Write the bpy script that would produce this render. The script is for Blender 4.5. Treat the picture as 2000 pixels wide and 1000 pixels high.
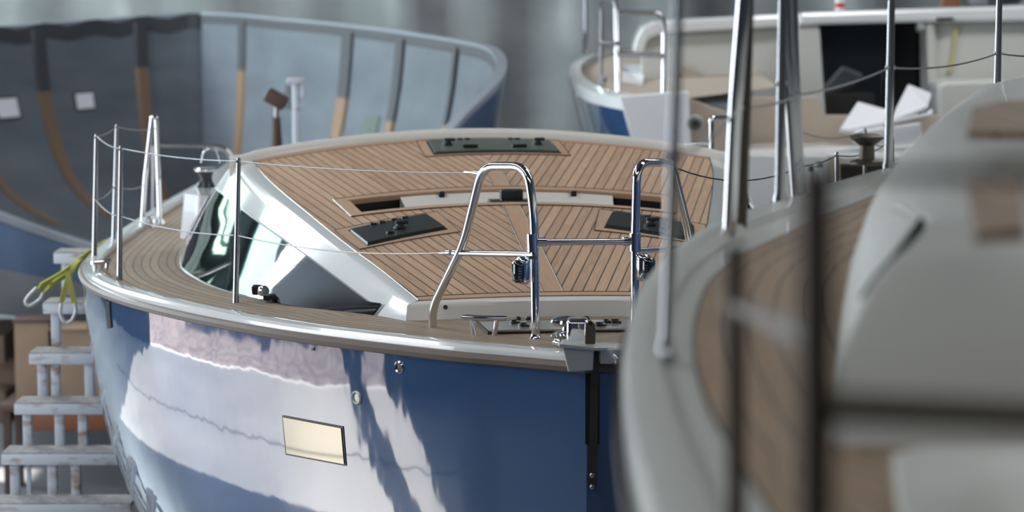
import bpy, bmesh, math, random
from mathutils import Vector, Matrix
from mathutils.bvhtree import BVHTree
random.seed(7)
sc = bpy.context.scene
for _o in list(bpy.data.objects): bpy.data.objects.remove(_o)

# ------------------------------------------------------------------ camera, world, sun, exposure
FPX = 4722.2; CAMH = 3.70; PITCH = math.atan(550 / FPX)
cam = bpy.data.cameras.new('camera'); camo = bpy.data.objects.new('camera', cam)
sc.collection.objects.link(camo); sc.camera = camo
cam.lens = 85; cam.sensor_width = 36; cam.clip_end = 300
camo.location = (0, 0, CAMH); camo.rotation_euler = (math.pi / 2 - PITCH, 0, 0)
cam.dof.use_dof = True; cam.dof.focus_distance = 8.8; cam.dof.aperture_fstop = 2.5; cam.dof.aperture_blades = 9
sc.view_settings.view_transform = 'Standard'; sc.view_settings.look = 'None'
sc.view_settings.gamma = 1; sc.view_settings.use_curve_mapping = False
sc.view_settings.exposure = 0.30
wd = bpy.data.worlds.new('world'); sc.world = wd; wd.use_nodes = True
bgn = wd.node_tree.nodes['Background']
bgn.inputs[0].default_value = (.50, .68, 1.0, 1); bgn.inputs[1].default_value = 3.2
sun = bpy.data.lights.new('sun', 'SUN'); sun.energy = 24; sun.angle = .01; sun.color = (1, .93, .84)
suno = bpy.data.objects.new('sun', sun); sc.collection.objects.link(suno)
suno.rotation_euler = Vector((1.0, -.12, -.98)).to_track_quat('-Z', 'Y').to_euler()
def area(name, loc, to, sx, sy, en, col=(1, 1, 1)):
    l = bpy.data.lights.new(name, 'AREA'); l.shape = 'RECTANGLE'; l.size = sx; l.size_y = sy; l.energy = en; l.color = col
    o = bpy.data.objects.new(name, l); sc.collection.objects.link(o); o.location = loc
    o.rotation_euler = (Vector(to) - Vector(loc)).to_track_quat('-Z', 'Y').to_euler(); return o
area('overhead_fill', (-5.6, 8.5, 8.3), (-5.6, 8.5, 0), 1.4, 15, 430, (.93, .97, 1))  # unseen overhead fill lamps, added to brighten the boats
area('overhead_fill', (-7.4, 23.0, 8.3), (-6.6, 23.0, 0), 1.4, 12, 520, (.92, .97, 1))
area('overhead_fill', (6.0, 22.0, 8.3), (6.0, 20.0, 0), 1.4, 12, 60, (.95, .98, 1))
area('overhead_fill', (4.6, 15.5, 8.3), (3.6, 18.0, 0), 5, 1.2, 260, (.97, .98, 1))
area('overhead_fill', (0.5, -1.0, 8.3), (0.5, 0.5, 0), 9, 2.0, 110, (.96, .98, 1))
area('overhead_fill', (4.6, 9.0, 8.3), (3.6, 9.0, 0), 1.2, 12, 230, (.97, .98, 1))
area('shell_side_fill', (-9.7, 22, 5.9), (0, 22, 2.0), 5.2, 2.9, 1500, (.82, .90, 1)).data.specular_factor = 0  # fill lamp added beside the made-up wall panel to brighten the open hull
area('side_door_daylight', (-9.2, 9.5, 3.0), (0, 10, 2.6), 6.0, 3.6, 330, (.9, .95, 1)).data.specular_factor = 0.0

# ------------------------------------------------------------------ geometry helpers
CF = Vector((0, math.cos(PITCH), -math.sin(PITCH))); CU = Vector((0, math.sin(PITCH), math.cos(PITCH)))
CC = Vector((0, 0, CAMH))
def ray(px, py): return CF + Vector((1, 0, 0)) * ((px - 1000) / FPX) + CU * ((500 - py) / FPX)
def at(px, py, Y):
    r = ray(px, py); return CC + r * (Y / r.y)
def atz(px, py, z):
    r = ray(px, py); return CC + r * ((z - CAMH) / r.z)

def proj(p):
    d = p - CC; w = d.dot(CF); return (1000 + FPX * d.x / w, 500 - FPX * d.dot(CU) / w)

def interp(pts, x):
    """monotone-ish cubic through (x, value) pairs"""
    n = len(pts)
    if x <= pts[0][0]: return pts[0][1]
    if x >= pts[-1][0]: return pts[-1][1]
    for i in range(n - 1):
        if x <= pts[i + 1][0]: break
    def sl(j):
        if j == 0: return (pts[1][1] - pts[0][1]) / (pts[1][0] - pts[0][0])
        if j == n - 1: return (pts[-1][1] - pts[-2][1]) / (pts[-1][0] - pts[-2][0])
        a = (pts[j][1] - pts[j - 1][1]) / (pts[j][0] - pts[j - 1][0]); b = (pts[j + 1][1] - pts[j][1]) / (pts[j + 1][0] - pts[j][0])
        return 0 if a * b <= 0 else 2 * a * b / (a + b)
    h = pts[i + 1][0] - pts[i][0]; u = (x - pts[i][0]) / h
    return ((2*u**3 - 3*u**2 + 1) * pts[i][1] + (u**3 - 2*u**2 + u) * h * sl(i) + (-2*u**3 + 3*u**2) * pts[i + 1][1] + (u**3 - u**2) * h * sl(i + 1))

def catmull(P, k=8):
    P = [Vector(p) for p in P]; out = []
    for i in range(len(P) - 1):
        a = P[i - 1] if i else P[i] * 2 - P[i + 1]; b = P[i]; c = P[i + 1]; d = P[i + 2] if i + 2 < len(P) else P[i + 1] * 2 - P[i]
        for j in range(k):
            u = j / k
            out.append(.5 * ((2 * b) + (c - a) * u + (2 * a - 5 * b + 4 * c - d) * u * u + (3 * b - a - 3 * c + d) * u ** 3))
    out.append(P[-1]); return out
def rounded(P, r, k=6):
    P = [Vector(p) for p in P]; out = [P[0]]
    for i in range(1, len(P) - 1):
        a, b, c = P[i - 1], P[i], P[i + 1]; d1 = (a - b); d2 = (c - b)
        q = min(r, d1.length * .45, d2.length * .45); p1 = b + d1.normalized() * q; p2 = b + d2.normalized() * q
        for j in range(k + 1):
            u = j / k; out.append(p1 * (1 - u) ** 2 + b * 2 * u * (1 - u) + p2 * u * u)
    out.append(P[-1]); return out

class MB:
    def __init__(s): s.bm = bmesh.new(); s.uv = s.bm.loops.layers.uv.new('UVMap')
    def face(s, vs, uvs=None, mi=0):
        try: f = s.bm.faces.new(vs)
        except ValueError: return None
        f.material_index = mi
        if uvs:
            for l, u in zip(f.loops, uvs): l[s.uv].uv = u
        return f
    def grid(s, rows, uvs=None, closed=False, skip=None, mi=0):
        vr = [[s.bm.verts.new(p) for p in r] for r in rows]
        for i in range(len(rows) - 1):
            m = len(rows[i]); rng = m if closed else m - 1
            for j in range(rng):
                if skip and skip(i, j): continue
                k = (j + 1) % m
                u = [uvs[i][j], uvs[i][k], uvs[i + 1][k], uvs[i + 1][j]] if uvs else None
                s.face([vr[i][j], vr[i][k], vr[i + 1][k], vr[i + 1][j]], u, mi)
        return vr
    def box(s, c, size, rot=None, bev=0.0, seg=2, mi=0):
        t = bmesh.new(); bmesh.ops.create_cube(t, size=1)
        bmesh.ops.scale(t, verts=t.verts, vec=Vector(size))
        if bev: bmesh.ops.bevel(t, geom=t.edges[:], offset=bev, segments=seg, profile=.5, affect='EDGES')
        M = Matrix.Translation(Vector(c)) @ (rot.to_4x4() if rot is not None else Matrix())
        s.merge(t, M, mi); return s
    def merge(s, t, M, mi=0):
        d = {}
        for v in t.verts: d[v] = s.bm.verts.new(M @ v.co)
        for f in t.faces: s.face([d[v] for v in f.verts], None, mi)
        t.free()
    def tube(s, P, r, n=12, caps=True, mi=0):
        P = [Vector(p) for p in P]; rings = []; up = None
        for i, p in enumerate(P):
            d = (P[min(i + 1, len(P) - 1)] - P[max(i - 1, 0)])
            if d.length < 1e-9: d = Vector((0, 0, 1))
            d.normalize()
            if up is None: up = d.orthogonal().normalized()
            up = (up - d * up.dot(d))
            up = up.normalized() if up.length > 1e-6 else d.orthogonal().normalized()
            w = d.cross(up); rr = r[i] if isinstance(r, (list, tuple)) else r
            rings.append([p + (up * math.cos(2 * math.pi * k / n) + w * math.sin(2 * math.pi * k / n)) * rr for k in range(n)])
        v = s.grid(rings, closed=True, mi=mi)
        if caps: s.face(v[0][::-1], None, mi); s.face(v[-1], None, mi)
        return s
    def lathe(s, prof, c, ax=(0, 0, 1), n=28, mi=0):
        ax = Vector(ax).normalized(); u = ax.orthogonal().normalized(); w = ax.cross(u); c = Vector(c)
        rings = [[c + ax * z + (u * math.cos(2 * math.pi * k / n) + w * math.sin(2 * math.pi * k / n)) * max(r, 1e-5) for k in range(n)] for r, z in prof]
        v = s.grid(rings, closed=True, mi=mi); s.face(v[0][::-1], None, mi); s.face(v[-1], None, mi); return s
    def prism(s, poly, ext, mi=0):
        ext = Vector(ext); a = [s.bm.verts.new(Vector(p)) for p in poly]; b = [s.bm.verts.new(Vector(p) + ext) for p in poly]
        s.face(a[::-1], None, mi); s.face(b, None, mi)
        for i in range(len(a)): j = (i + 1) % len(a); s.face([a[i], a[j], b[j], b[i]], None, mi)
        return s
    def sweep(s, rings, closed_ring=True, caps=True, mi=0):
        v = s.grid(rings, closed=closed_ring, mi=mi)
        if caps: s.face(v[0][::-1], None, mi); s.face(v[-1], None, mi)
        return s

WPOS = {}
COL = sc.collection
def build(name, mb, mat, parent=None, smooth=40, bevel=None, solid=None):
    bm = mb.bm
    bmesh.ops.recalc_face_normals(bm, faces=bm.faces[:]) if not getattr(mb, 'keep', False) else None
    vs = [v.co for v in bm.verts]
    lo = Vector([min(v[i] for v in vs) for i in range(3)]); hi = Vector([max(v[i] for v in vs) for i in range(3)])
    org = Vector(((lo.x + hi.x) / 2, (lo.y + hi.y) / 2, lo.z))
    bmesh.ops.translate(bm, verts=bm.verts[:], vec=-org)
    me = bpy.data.meshes.new(name); bm.to_mesh(me); bm.free()
    for m in (mat if isinstance(mat, (list, tuple)) else [mat]): me.materials.append(m)
    if smooth:
        me.polygons.foreach_set('use_smooth', [True] * len(me.polygons)); me.set_sharp_from_angle(angle=math.radians(smooth))
    o = bpy.data.objects.new(name, me); COL.objects.link(o)
    if solid:
        md = o.modifiers.new('solid', 'SOLIDIFY'); md.thickness = solid; md.offset = -1
    if bevel:
        md = o.modifiers.new('bevel', 'BEVEL'); md.width = bevel; md.segments = 2; md.limit_method = 'ANGLE'
    WPOS[o.name] = org; place(o, org, parent); return o
def place(o, org, parent):
    if parent is not None: o.parent = parent; o.location = org - WPOS[parent.name]
    else: o.location = org
def empty(name, loc, parent=None):
    o = bpy.data.objects.new(name, None); COL.objects.link(o); o.empty_display_size = .1
    WPOS[o.name] = Vector(loc); place(o, Vector(loc), parent); return o
def tag(o, label=None, cat=None, group=None, kind=None):
    if label: o['label'] = label
    if cat: o['category'] = cat
    if group: o['group'] = group
    if kind: o['kind'] = kind
    return o

# ------------------------------------------------------------------ materials
def mat(name, col, rough=.5, metal=0.0, coat=0.0, spec=.5, noise=None, bump=None, ior=1.5, trans=0.0):
    m = bpy.data.materials.new(name); m.use_nodes = True; nt = m.node_tree; b = nt.nodes['Principled BSDF']
    b.inputs['Base Color'].default_value = (*col, 1); b.inputs['Roughness'].default_value = rough
    b.inputs['Metallic'].default_value = metal; b.inputs['Coat Weight'].default_value = coat; b.inputs['Coat Roughness'].default_value = .03
    b.inputs['IOR'].default_value = ior; b.inputs['Specular IOR Level'].default_value = spec
    if trans: b.inputs['Transmission Weight'].default_value = trans
    geo = None
    if noise or bump: geo = nt.nodes.new('ShaderNodeNewGeometry')
    if noise:
        (sx, sy, sz), scale, col2, lo, hi = noise
        mp = nt.nodes.new('ShaderNodeMapping'); mp.inputs['Scale'].default_value = (sx, sy, sz); nt.links.new(geo.outputs['Position'], mp.inputs[0])
        n = nt.nodes.new('ShaderNodeTexNoise'); n.inputs['Scale'].default_value = scale; n.inputs['Detail'].default_value = 5; nt.links.new(mp.outputs[0], n.inputs['Vector'])
        r = nt.nodes.new('ShaderNodeMapRange'); r.inputs[1].default_value = lo; r.inputs[2].default_value = hi; nt.links.new(n.outputs[0], r.inputs[0])
        x = nt.nodes.new('ShaderNodeMix'); x.data_type = 'RGBA'; x.inputs[6].default_value = (*col, 1); x.inputs[7].default_value = (*col2, 1)
        nt.links.new(r.outputs[0], x.inputs[0]); nt.links.new(x.outputs[2], b.inputs['Base Color'])
    if bump:
        (sx, sy, sz), scale, strength, dist = bump
        mp = nt.nodes.new('ShaderNodeMapping'); mp.inputs['Scale'].default_value = (sx, sy, sz); nt.links.new(geo.outputs['Position'], mp.inputs[0])
        n = nt.nodes.new('ShaderNodeTexNoise'); n.inputs['Scale'].default_value = scale; n.inputs['Detail'].default_value = 3; nt.links.new(mp.outputs[0], n.inputs['Vector'])
        bp = nt.nodes.new('ShaderNodeBump'); bp.inputs['Strength'].default_value = strength; bp.inputs['Distance'].default_value = dist
        nt.links.new(n.outputs[0], bp.inputs['Height']); nt.links.new(bp.outputs[0], b.inputs['Normal'])
        if coat: nt.links.new(bp.outputs[0], b.inputs['Coat Normal'])
    return m
def teak(name, ca, cb, w=.045, seam=.0045, seamcol=(.035, .03, .028), rough=.6, flip=False):
    """planks across UV.y, running along UV.x (metres)"""
    m = bpy.data.materials.new(name); m.use_nodes = True; nt = m.node_tree; N = nt.nodes; L = nt.links; b = N['Principled BSDF']
    b.inputs['Roughness'].default_value = rough
    uv = N.new('ShaderNodeUVMap'); uv.uv_map = 'UVMap'; sp = N.new('ShaderNodeSeparateXYZ'); L.new(uv.outputs[0], sp.inputs[0])
    def mth(op, a, bb=None):
        n = N.new('ShaderNodeMath'); n.operation = op
        for i, v in enumerate((a, bb)):
            if v is None: continue
            if isinstance(v, (int, float)): n.inputs[i].default_value = v
            else: L.new(v, n.inputs[i])
        return n.outputs[0]
    q = mth('DIVIDE', sp.outputs[1], w); fr = mth('FRACT', q); fl = mth('FLOOR', q)
    line = mth('LESS_THAN', fr, seam / w)
    wn = N.new('ShaderNodeTexWhiteNoise'); wn.noise_dimensions = '2D'
    cb_ = N.new('ShaderNodeCombineXYZ'); L.new(fl, cb_.inputs[0]); L.new(mth('FLOOR', mth('DIVIDE', mth('ADD', sp.outputs[0], mth('MULTIPLY', fl, .77)), 1.9)), cb_.inputs[1])
    L.new(cb_.outputs[0], wn.inputs['Vector'])
    c2 = N.new('ShaderNodeCombineXYZ'); L.new(mth('MULTIPLY', sp.outputs[0], 3.0), c2.inputs[0]); L.new(mth('MULTIPLY', sp.outputs[1], 60.0), c2.inputs[1]); L.new(mth('MULTIPLY', fl, 3.1), c2.inputs[2])
    nz = N.new('ShaderNodeTexNoise'); nz.inputs['Scale'].default_value = 2.2; nz.inputs['Detail'].default_value = 6; L.new(c2.outputs[0], nz.inputs['Vector'])
    f = mth('ADD', mth('MULTIPLY', wn.outputs['Value'], .5), mth('SUBTRACT', mth('MULTIPLY', nz.outputs[0], 1.5), .5)); 
    mx = N.new('ShaderNodeMix'); mx.data_type = 'RGBA'; mx.clamp_factor = True; L.new(f, mx.inputs[0]); mx.inputs[6].default_value = (*ca, 1); mx.inputs[7].default_value = (*cb, 1)
    m2 = N.new('ShaderNodeMix'); m2.data_type = 'RGBA'; L.new(line, m2.inputs[0]); L.new(mx.outputs[2], m2.inputs[6]); m2.inputs[7].default_value = (*seamcol, 1)
    L.new(m2.outputs[2], b.inputs['Base Color']); return m

M = {}
M['blue'] = mat('blue_gelcoat', (.034, .08, .18), .05, 0, 1.0, .6, bump=((1, 1, .5), 3.2, .16, .02), ior=1.6)
M['blue'].node_tree.nodes['Principled BSDF'].inputs['Coat IOR'].default_value = 1.62
M['blue2'] = mat('pale_blue_gelcoat', (.10, .15, .24), .25, 0, .5)
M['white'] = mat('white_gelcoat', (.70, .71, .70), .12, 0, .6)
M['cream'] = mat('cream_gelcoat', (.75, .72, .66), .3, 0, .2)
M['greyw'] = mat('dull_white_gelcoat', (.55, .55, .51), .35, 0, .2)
M['rub'] = mat('brown_rubbing_strip', (.14, .105, .08), .45)
M['steel'] = mat('polished_stainless_steel', (.72, .72, .74), .09, 1)
M['steel2'] = mat('satin_stainless_steel', (.45, .45, .46), .25, 1)
M['alu'] = mat('cast_aluminium', (.52, .53, .51), .38, .35)
M['wire'] = mat('steel_wire', (.38, .37, .36), .35, .9)
M['darksteel'] = mat('dark_oxidised_steel', (.10, .085, .07), .45, .8)
M['black'] = mat('black_plastic', (.012, .012, .013), .35)
M['glass'] = mat('smoked_window_glass', (.012, .014, .015), .02, 0, 1, .8)
M['hatchg'] = mat('grey_acrylic_hatch', (.035, .04, .037), .28, 0, .25)
M['hatchl'] = mat('olive_grey_acrylic_hatch', (.13, .15, .13), .3, 0, .3)
M['winch'] = mat('dark_anodised_winch', (.045, .05, .06), .3, .5)
M['red'] = mat('red_band', (.25, .02, .03), .4)
M['bronze'] = mat('polished_bronze', (.75, .55, .35), .12, 1)
M['teak'] = teak('roof_teak', (.37, .225, .135), (.59, .39, .25), .0435, .005)
M['teakp'] = teak('plain_teak_margin', (.37, .225, .135), (.52, .335, .215), 10.0, .0)
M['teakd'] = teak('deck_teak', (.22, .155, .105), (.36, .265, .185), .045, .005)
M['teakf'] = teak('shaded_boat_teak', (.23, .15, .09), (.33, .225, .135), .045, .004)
M['shell_in'] = mat('grey_laminate', (.13, .145, .165), .42, 0, .15, noise=((1, 1, 3), 1.2, (.096, .108, .125), .35, .7))
M['tape'] = mat('dark_rib_cloth', (.05, .05, .055), .7)
M['woodrib'] = mat('timber_rib', (.20, .125, .075), .6)
M['shell_rim'] = mat('mould_flange', (.25, .27, .30), .4)
M['grey'] = mat('grey_primer', (.20, .21, .23), .5)
M['board'] = mat('white_foam_board', (.72, .72, .74), .5)
M['paper'] = mat('white_film', (.85, .85, .88), .5)
M['card'] = mat('chipboard', (.32, .22, .145), .8, noise=((1, 1, 1), 4, (.26, .175, .115), .3, .7))
M['rust'] = mat('rusty_painted_steel', (.58, .62, .68), .55, 0, 0, .5, noise=((1, 1, 2.5), 7, (.30, .17, .09), .54, .72))
M['grate'] = mat('grey_grating', (.20, .195, .19), .8, noise=((1, 1, 1), 30, (.30, .28, .26), .4, .6))
M['rustd'] = mat('rusty_iron', (.10, .06, .045), .6, .3)
M['orange'] = mat('orange_brown_paint', (.20, .07, .03), .6)
M['yellow'] = mat('yellow_green_webbing', (.38, .38, .07), .7)
M['beige'] = mat('beige_laminate', (.42, .35, .28), .7)
M['drape'] = mat('grey_plastic_sheet', (.30, .305, .30), .45, 0, 0, .5, noise=((.5, 1, 1.3), 1.1, (.20, .215, .22), .35, .7))
M['concrete'] = mat('sealed_grey_concrete', (.135, .14, .15), .4, noise=((1, 1, 1), .8, (.185, .19, .20), .3, .7))
M['apron'] = mat('pale_outdoor_concrete', (.58, .57, .55), .8, noise=((1, 1, 1), .5, (.40, .385, .37), .35, .7))
M['stucco'] = mat('pinkish_stucco', (.36, .28, .25), .9, noise=((1, 1, 1), .9, (.22, .17, .155), .35, .65))
M['wall'] = mat('grey_steel_cladding', (.10, .105, .115), .6)
M['wallr'] = mat('dark_wall_cladding', (.075, .09, .11), .7)
M['roofm'] = mat('dark_roof_deck', (.07, .08, .10), .8)
M['masking'] = mat('yellow_masking_tape', (.45, .42, .20), .7)
M['redp'] = mat('red_plastic', (.5, .05, .06), .4)
M['dark'] = mat('opening_shade_black', (.012, .012, .013), .25)  # black colour stands in for shade inside the openings
M['matte'] = mat('matte_black_window', (.006, .006, .008), .9, spec=0.0)
M['locker'] = mat('lid_reflection_beige', (.32, .30, .26), .12, 0, .6)  # dark glass lid; beige stands in for the front step's reflection
M['earth'] = mat('pinkish_stony_ground', (.23, .18, .165), .9, noise=((1, 1, 1), 2.6, (.10, .078, .072), .38, .62))
fm = bpy.data.materials.new('translucent_fibreglass'); fm.use_nodes = True; fn = fm.node_tree; fn.nodes.remove(fn.nodes['Principled BSDF'])
ft_ = fn.nodes.new('ShaderNodeBsdfTranslucent'); ft_.inputs[0].default_value = (.50, .62, .56, 1); fn.links.new(ft_.outputs[0], fn.nodes['Material Output'].inputs[0]); M['fibre'] = fm

# ------------------------------------------------------------------ the setting
def slab(name, lo, hi, m, kind='structure'):
    mb = MB(); lo = Vector(lo); hi = Vector(hi); mb.box((lo + hi) / 2, hi - lo)
    return tag(build(name, mb, m, smooth=0), kind=kind)
XL, XR, YB, YF, ZT = -10.0, 9.0, -7.0, 33.0, 8.6
slab('floor', (XL, YB, -.2), (XR, YF, 0), M['concrete'])
slab('wall_right', (XR, YB, 0), (XR + .2, YF, ZT), M['wallr'])
slab('wall_front', (XL, YB - .2, 0), (XR, YB, ZT), M['wallr'])
mb = MB()
for lo, hi in (((XL, YB), (XR, 22.5)), ((XL, 30.5), (XR, YF)), ((XL, 22.5), (-9.6, 30.5)), ((-7.7, 22.5), (XR, 30.5))):
    mb.box(((lo[0] + hi[0]) / 2, (lo[1] + hi[1]) / 2, ZT + .1), (hi[0] - lo[0], hi[1] - lo[1], .2))
tag(build('ceiling', mb, M['roofm'], smooth=0), kind='structure')
slab('added_light_panel_3', (-9.6, 22.5, ZT + .05), (-7.7, 30.5, ZT + .08), M['fibre'])  # unseen roof panel added to glow pale green in the cabin window reflections
slab('wall_back', (XL, YF, 0), (XR, YF + .2, ZT), M['wall'])
# left wall with the big doorway and high openings added for light: (y0, y1, top)
DOORS = [(8.3, 17.2, 4.6)]
DOORS.append((18.2, 18.7, (5.9, 6.5)))       # small high opening added to drop a sun patch on the floor
DOORS.append((19.3, 24.6, (4.4, 7.4)))  # opening for the first added wall panel
DOORS.append((25.3, 30.8, (4.4, 7.4)))       # opening for the second added wall panel
mb = MB(); y = YB
for (a, b, top) in DOORS:
    lo_z, hi_z = top if isinstance(top, tuple) else (0, top)
    mb.box((XL - .1, (y + a) / 2, ZT / 2), (.2, a - y, ZT)); mb.box((XL - .1, (a + b) / 2, (hi_z + ZT) / 2), (.2, b - a, ZT - hi_z)); y = b
    if lo_z: mb.box((XL - .1, (a + b) / 2, lo_z / 2), (.2, b - a, lo_z))
mb.box((XL - .1, (y + YF) / 2, ZT / 2), (.2, YF - y, ZT))
tag(build('wall_left', mb, M['wallr'], smooth=0), kind='structure')
slab('ground', (-10.3, -60, -.25), (XL, 90, -.02), M['apron']); slab('ground', (-90, -60, -.25), (-10.3, 90, -.02), M['earth'])
mb = MB(); mb.box((XL + .1, 8.95, 2.3), (.3, .32, 4.6)); tag(build('column', mb, M['wallr'], smooth=0), kind='structure')
mb = MB(); mb.box((-10.05, 21.95, 5.9), (.03, 5.3, 3.0)); tag(build('added_light_panel_1', mb, M['fibre'], smooth=0), kind='structure')  # unseen translucent panel added to show in the cabin window reflections
mb = MB(); mb.box((-10.05, 28.05, 5.9), (.03, 5.5, 3.0)); tag(build('added_light_panel_2', mb, M['fibre'], smooth=0), kind='structure')  # further unseen panel added for the same reflections
for k_ in range(10):
    mb = MB(); mb.box((-9.98, 19.6 + 1.15 * k_, 5.9), (.08, .09, 3.0)); tag(build('trim_%d' % (k_ + 2), mb, M['wallr'], smooth=0), kind='structure')
# building across the yard
mb = MB(); mb.box((-22, 9, 2.6), (6, 16, 5.2)); tag(build('wall_outside', mb, M['stucco'], smooth=0), kind='structure')
mb = MB(); mb.box((-21.8, 9, 5.35), (7.2, 17, .3)); tag(build('roof_outside', mb, M['roofm'], smooth=0), kind='structure')
mb = MB(); mb.box((-7.3, 12, .004), (.03, 12, .008)); tag(build('trim_1', mb, M['roofm'], smooth=0), kind='structure')

for k_, (ya, yb_, xa) in enumerate(((17.6, 20.4, -18), (20.9, 24.6, -18.6), (25.0, 31.0, -17.5), (13.4, 13.9, -16))):  # dark blocks added outside to shape dark columns in the hull reflection
    mb = MB(); mb.box((xa - 1.2, (ya + yb_) / 2, 1.9), (2.4, yb_ - ya, 3.8)); tag(build('wall_outside', mb, M['roofm'], smooth=0), kind='structure')

# hanging plastic sheet at the back of the hall
mb = MB(); rows = []
for i in range(70):
    u = i / 69; x = -9.5 + u * 18; r = []
    for j in range(26):
        v = j / 25; z = .1 + v * 8
        fold = .16 * math.sin(x * 2.1 + 1.7 * v) + .10 * math.sin(x * 5.3 - 3.5 * v + 1) + .07 * math.sin((x + .9 * z) * 3.3) + .10 * math.exp(-((x + 1.2 - .55 * (4 - z)) / .25) ** 2) + .1 * math.exp(-((x + 3.3 + .6 * (4 - z)) / .25) ** 2)
        r.append((x, 31 + fold, z))
    rows.append(r)
mb.grid(rows); o = build('plastic_sheet', mb, M['drape'], smooth=180, solid=.01)
tag(o, 'large grey plastic sheet hanging in folds behind all the boats', 'sheet')

# ------------------------------------------------------------------ MAIN YACHT
PHI = math.radians(6); OX, OY = .27, 8.0
AV = Vector((-math.sin(PHI), math.cos(PHI), 0)); BV = Vector((math.cos(PHI), math.sin(PHI), 0))
def W(t, s, z): return Vector((OX, OY, 0)) + BV * t + AV * s + Vector((0, 0, z))   # t > 0 to port (picture right)
def zs(s): return 2.43 - .03 * max(min(s, 3.5), -.5)
SH = [(-.235, .0), (-.23, .05), (-.175, .115), (-.01, .30), (.19, .515), (.72, .955), (1.2, 1.25), (1.7, 1.50), (2.2, 1.70), (2.7, 1.835), (3.2, 1.91), (3.7, 1.935), (4.4, 1.895), (5.4, 1.80), (7, 1.62), (8.4, 1.42)]
def half_sheer():
    pts = catmull([(t, s, 0) for s, t in SH[1:]], 12); return pts
HS = half_sheer()
def offset_sheer(off):
    out = []
    for i, p in enumerate(HS):
        a = HS[max(i - 1, 0)]; b = HS[min(i + 1, len(HS) - 1)]; d = (b - a).normalized()
        n = Vector((-d.y, d.x, 0));  n = n if n.x < 0 else -n      # inboard
        q = p + n * off; q.x = max(q.x, 0.0); out.append(q)
    return out
yacht = empty('sailing_yacht', (OX - 4 * math.sin(PHI), OY + 4, 0))
tag(yacht, 'blue hulled sailing yacht with teak coachroof in sharp focus, bow towards the viewer', 'boat')
GD = [(0, 0), (.12, .003), (.25, .010), (.6, .038), (.97, .098), (1.25, .20), (1.45, .37), (1.56, .6), (1.62, .85), (1.64, 1)]
def hull_rows():
    rows = []
    ds = [.04 * k_ for k_ in range(33)] + [1.32, 1.36, 1.4, 1.44, 1.48, 1.52, 1.56, 1.6, 1.63, 1.64]
    for d in ds:
        g = interp(GD, d); left = []; right = []
        for p in HS:
            s = p.y + (.035 * d if p.y < .5 else .035 * d * max(0, 1 - (p.y - .5) / 2)); z = zs(p.y) - .025 - d
            if d > .9: s = s + (d - .9) ** 2 * 1.3 * max(0, 1 - p.y / 3)
            t = p.x * (1 - g); t = max(t, 0.0)
            left.append(W(-t, s, z)); right.append(W(t, s, z))
        rows.append(left[::-1] + right)
    return rows
mb = MB(); HR = hull_rows(); mb.grid(HR)
# transom
bmv = mb.bm.verts; bmv.ensure_lookup_table()
n = len(HR[0]); L0 = [i * n for i in range(len(HR))]; R0 = [i * n + n - 1 for i in range(len(HR))]
for i in range(len(HR) - 1): mb.face([bmv[L0[i]], bmv[R0[i]], bmv[R0[i + 1]], bmv[L0[i + 1]]])
mb.bm.normal_update(); bvh = BVHTree.FromBMesh(mb.bm)
hull = build('hull', mb, M['blue'], yacht, smooth=28)
def hit(px, py):
    r = ray(px, py).normalized(); loc, nrm, _, _ = bvh.ray_cast(CC, r)
    if nrm.dot(r) > 0: nrm = -nrm
    return loc, nrm
# toe rail and rubbing strip swept along the sheer
def sweep_sheer(prof, name, m, par=yacht, wfun=W, zf=zs, hs=None, smooth=35):
    """prof: list of (inboard offset, dz)"""
    mb = MB(); offs = {o: offset_sheer(o) for o, _ in prof}; seq = []
    N = len(HS)
    for side, idxs in ((-1, range(N - 1, -1, -1)), (1, range(N))):
        for i in idxs: seq.append((side, i))
    rings = []
    for side, i in seq: rings.append([wfun(side * offs[o][i].x, offs[o][i].y, zf(HS[i].y) + dz) for o, dz in prof])
    mb.sweep(rings); return build(name, mb, m, par, smooth=smooth)
sweep_sheer([(.0, .010), (.003, .024), (.014, .034), (.05, .038), (.078, .034), (.086, .024), (.088, -.03), (.03, -.02), (.004, -.004)], 'toe_rail', M['white'])
sweep_sheer([(.0, .010), (-.014, .006), (-.02, -.006), (-.014, -.022), (.0, -.028), (.03, -.022), (.03, .002)], 'rubbing_strip', M['rub'])
# side deck in teak, planks following the sheer
CB = [(.95, .57), (1.22, .70), (1.69, 1.0), (2.35, 1.27), (2.84, 1.39), (3.5, 1.48), (4.2, 1.50), (5.0, 1.42), (7, 1.25), (8.4, 1.1)]
DI = offset_sheer(.07)
mb = MB(); K = 12
rowsL = []; acc = 0; uvs = []
allp = [(-1, i) for i in range(len(DI) - 1, -1, -1)] + [(1, i) for i in range(len(DI))]
prev = None
for side, i in allp:
    p = DI[i]; r = []; u = []
    if prev is not None: acc += (Vector((side * p.x, p.y, 0)) - prev).length
    prev = Vector((side * p.x, p.y, 0))
    span = p.x + .02
    inner = interp(CB, p.y) - .06 if p.y > 1.2 else 0.0
    # inboard end: under the coachroof or on the centreline
    c = Vector((0, 1.2, 0)) if p.y <= 1.2 else Vector((inner, p.y + .25, 0))
    if p.y <= 1.2:
        f = max(0, p.y + .2) / 1.4; c = Vector((f * .64, 1.15 + .05 * f, 0))
    dist = (c - p).length
    for k in range(K + 1):
        q = p.lerp(c, k / K); z = zs(q.y) + .006 + .02 * max(0, 1 - (q.x / 1.0) ** 2)
        r.append(W(side * q.x, q.y, z)); u.append((acc, dist * k / K))
    rowsL.append(r); uvs.append(u)
mb.grid(rowsL, uvs); deck = build('teak_side_deck', mb, M['teakd'], yacht, smooth=60)

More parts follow.
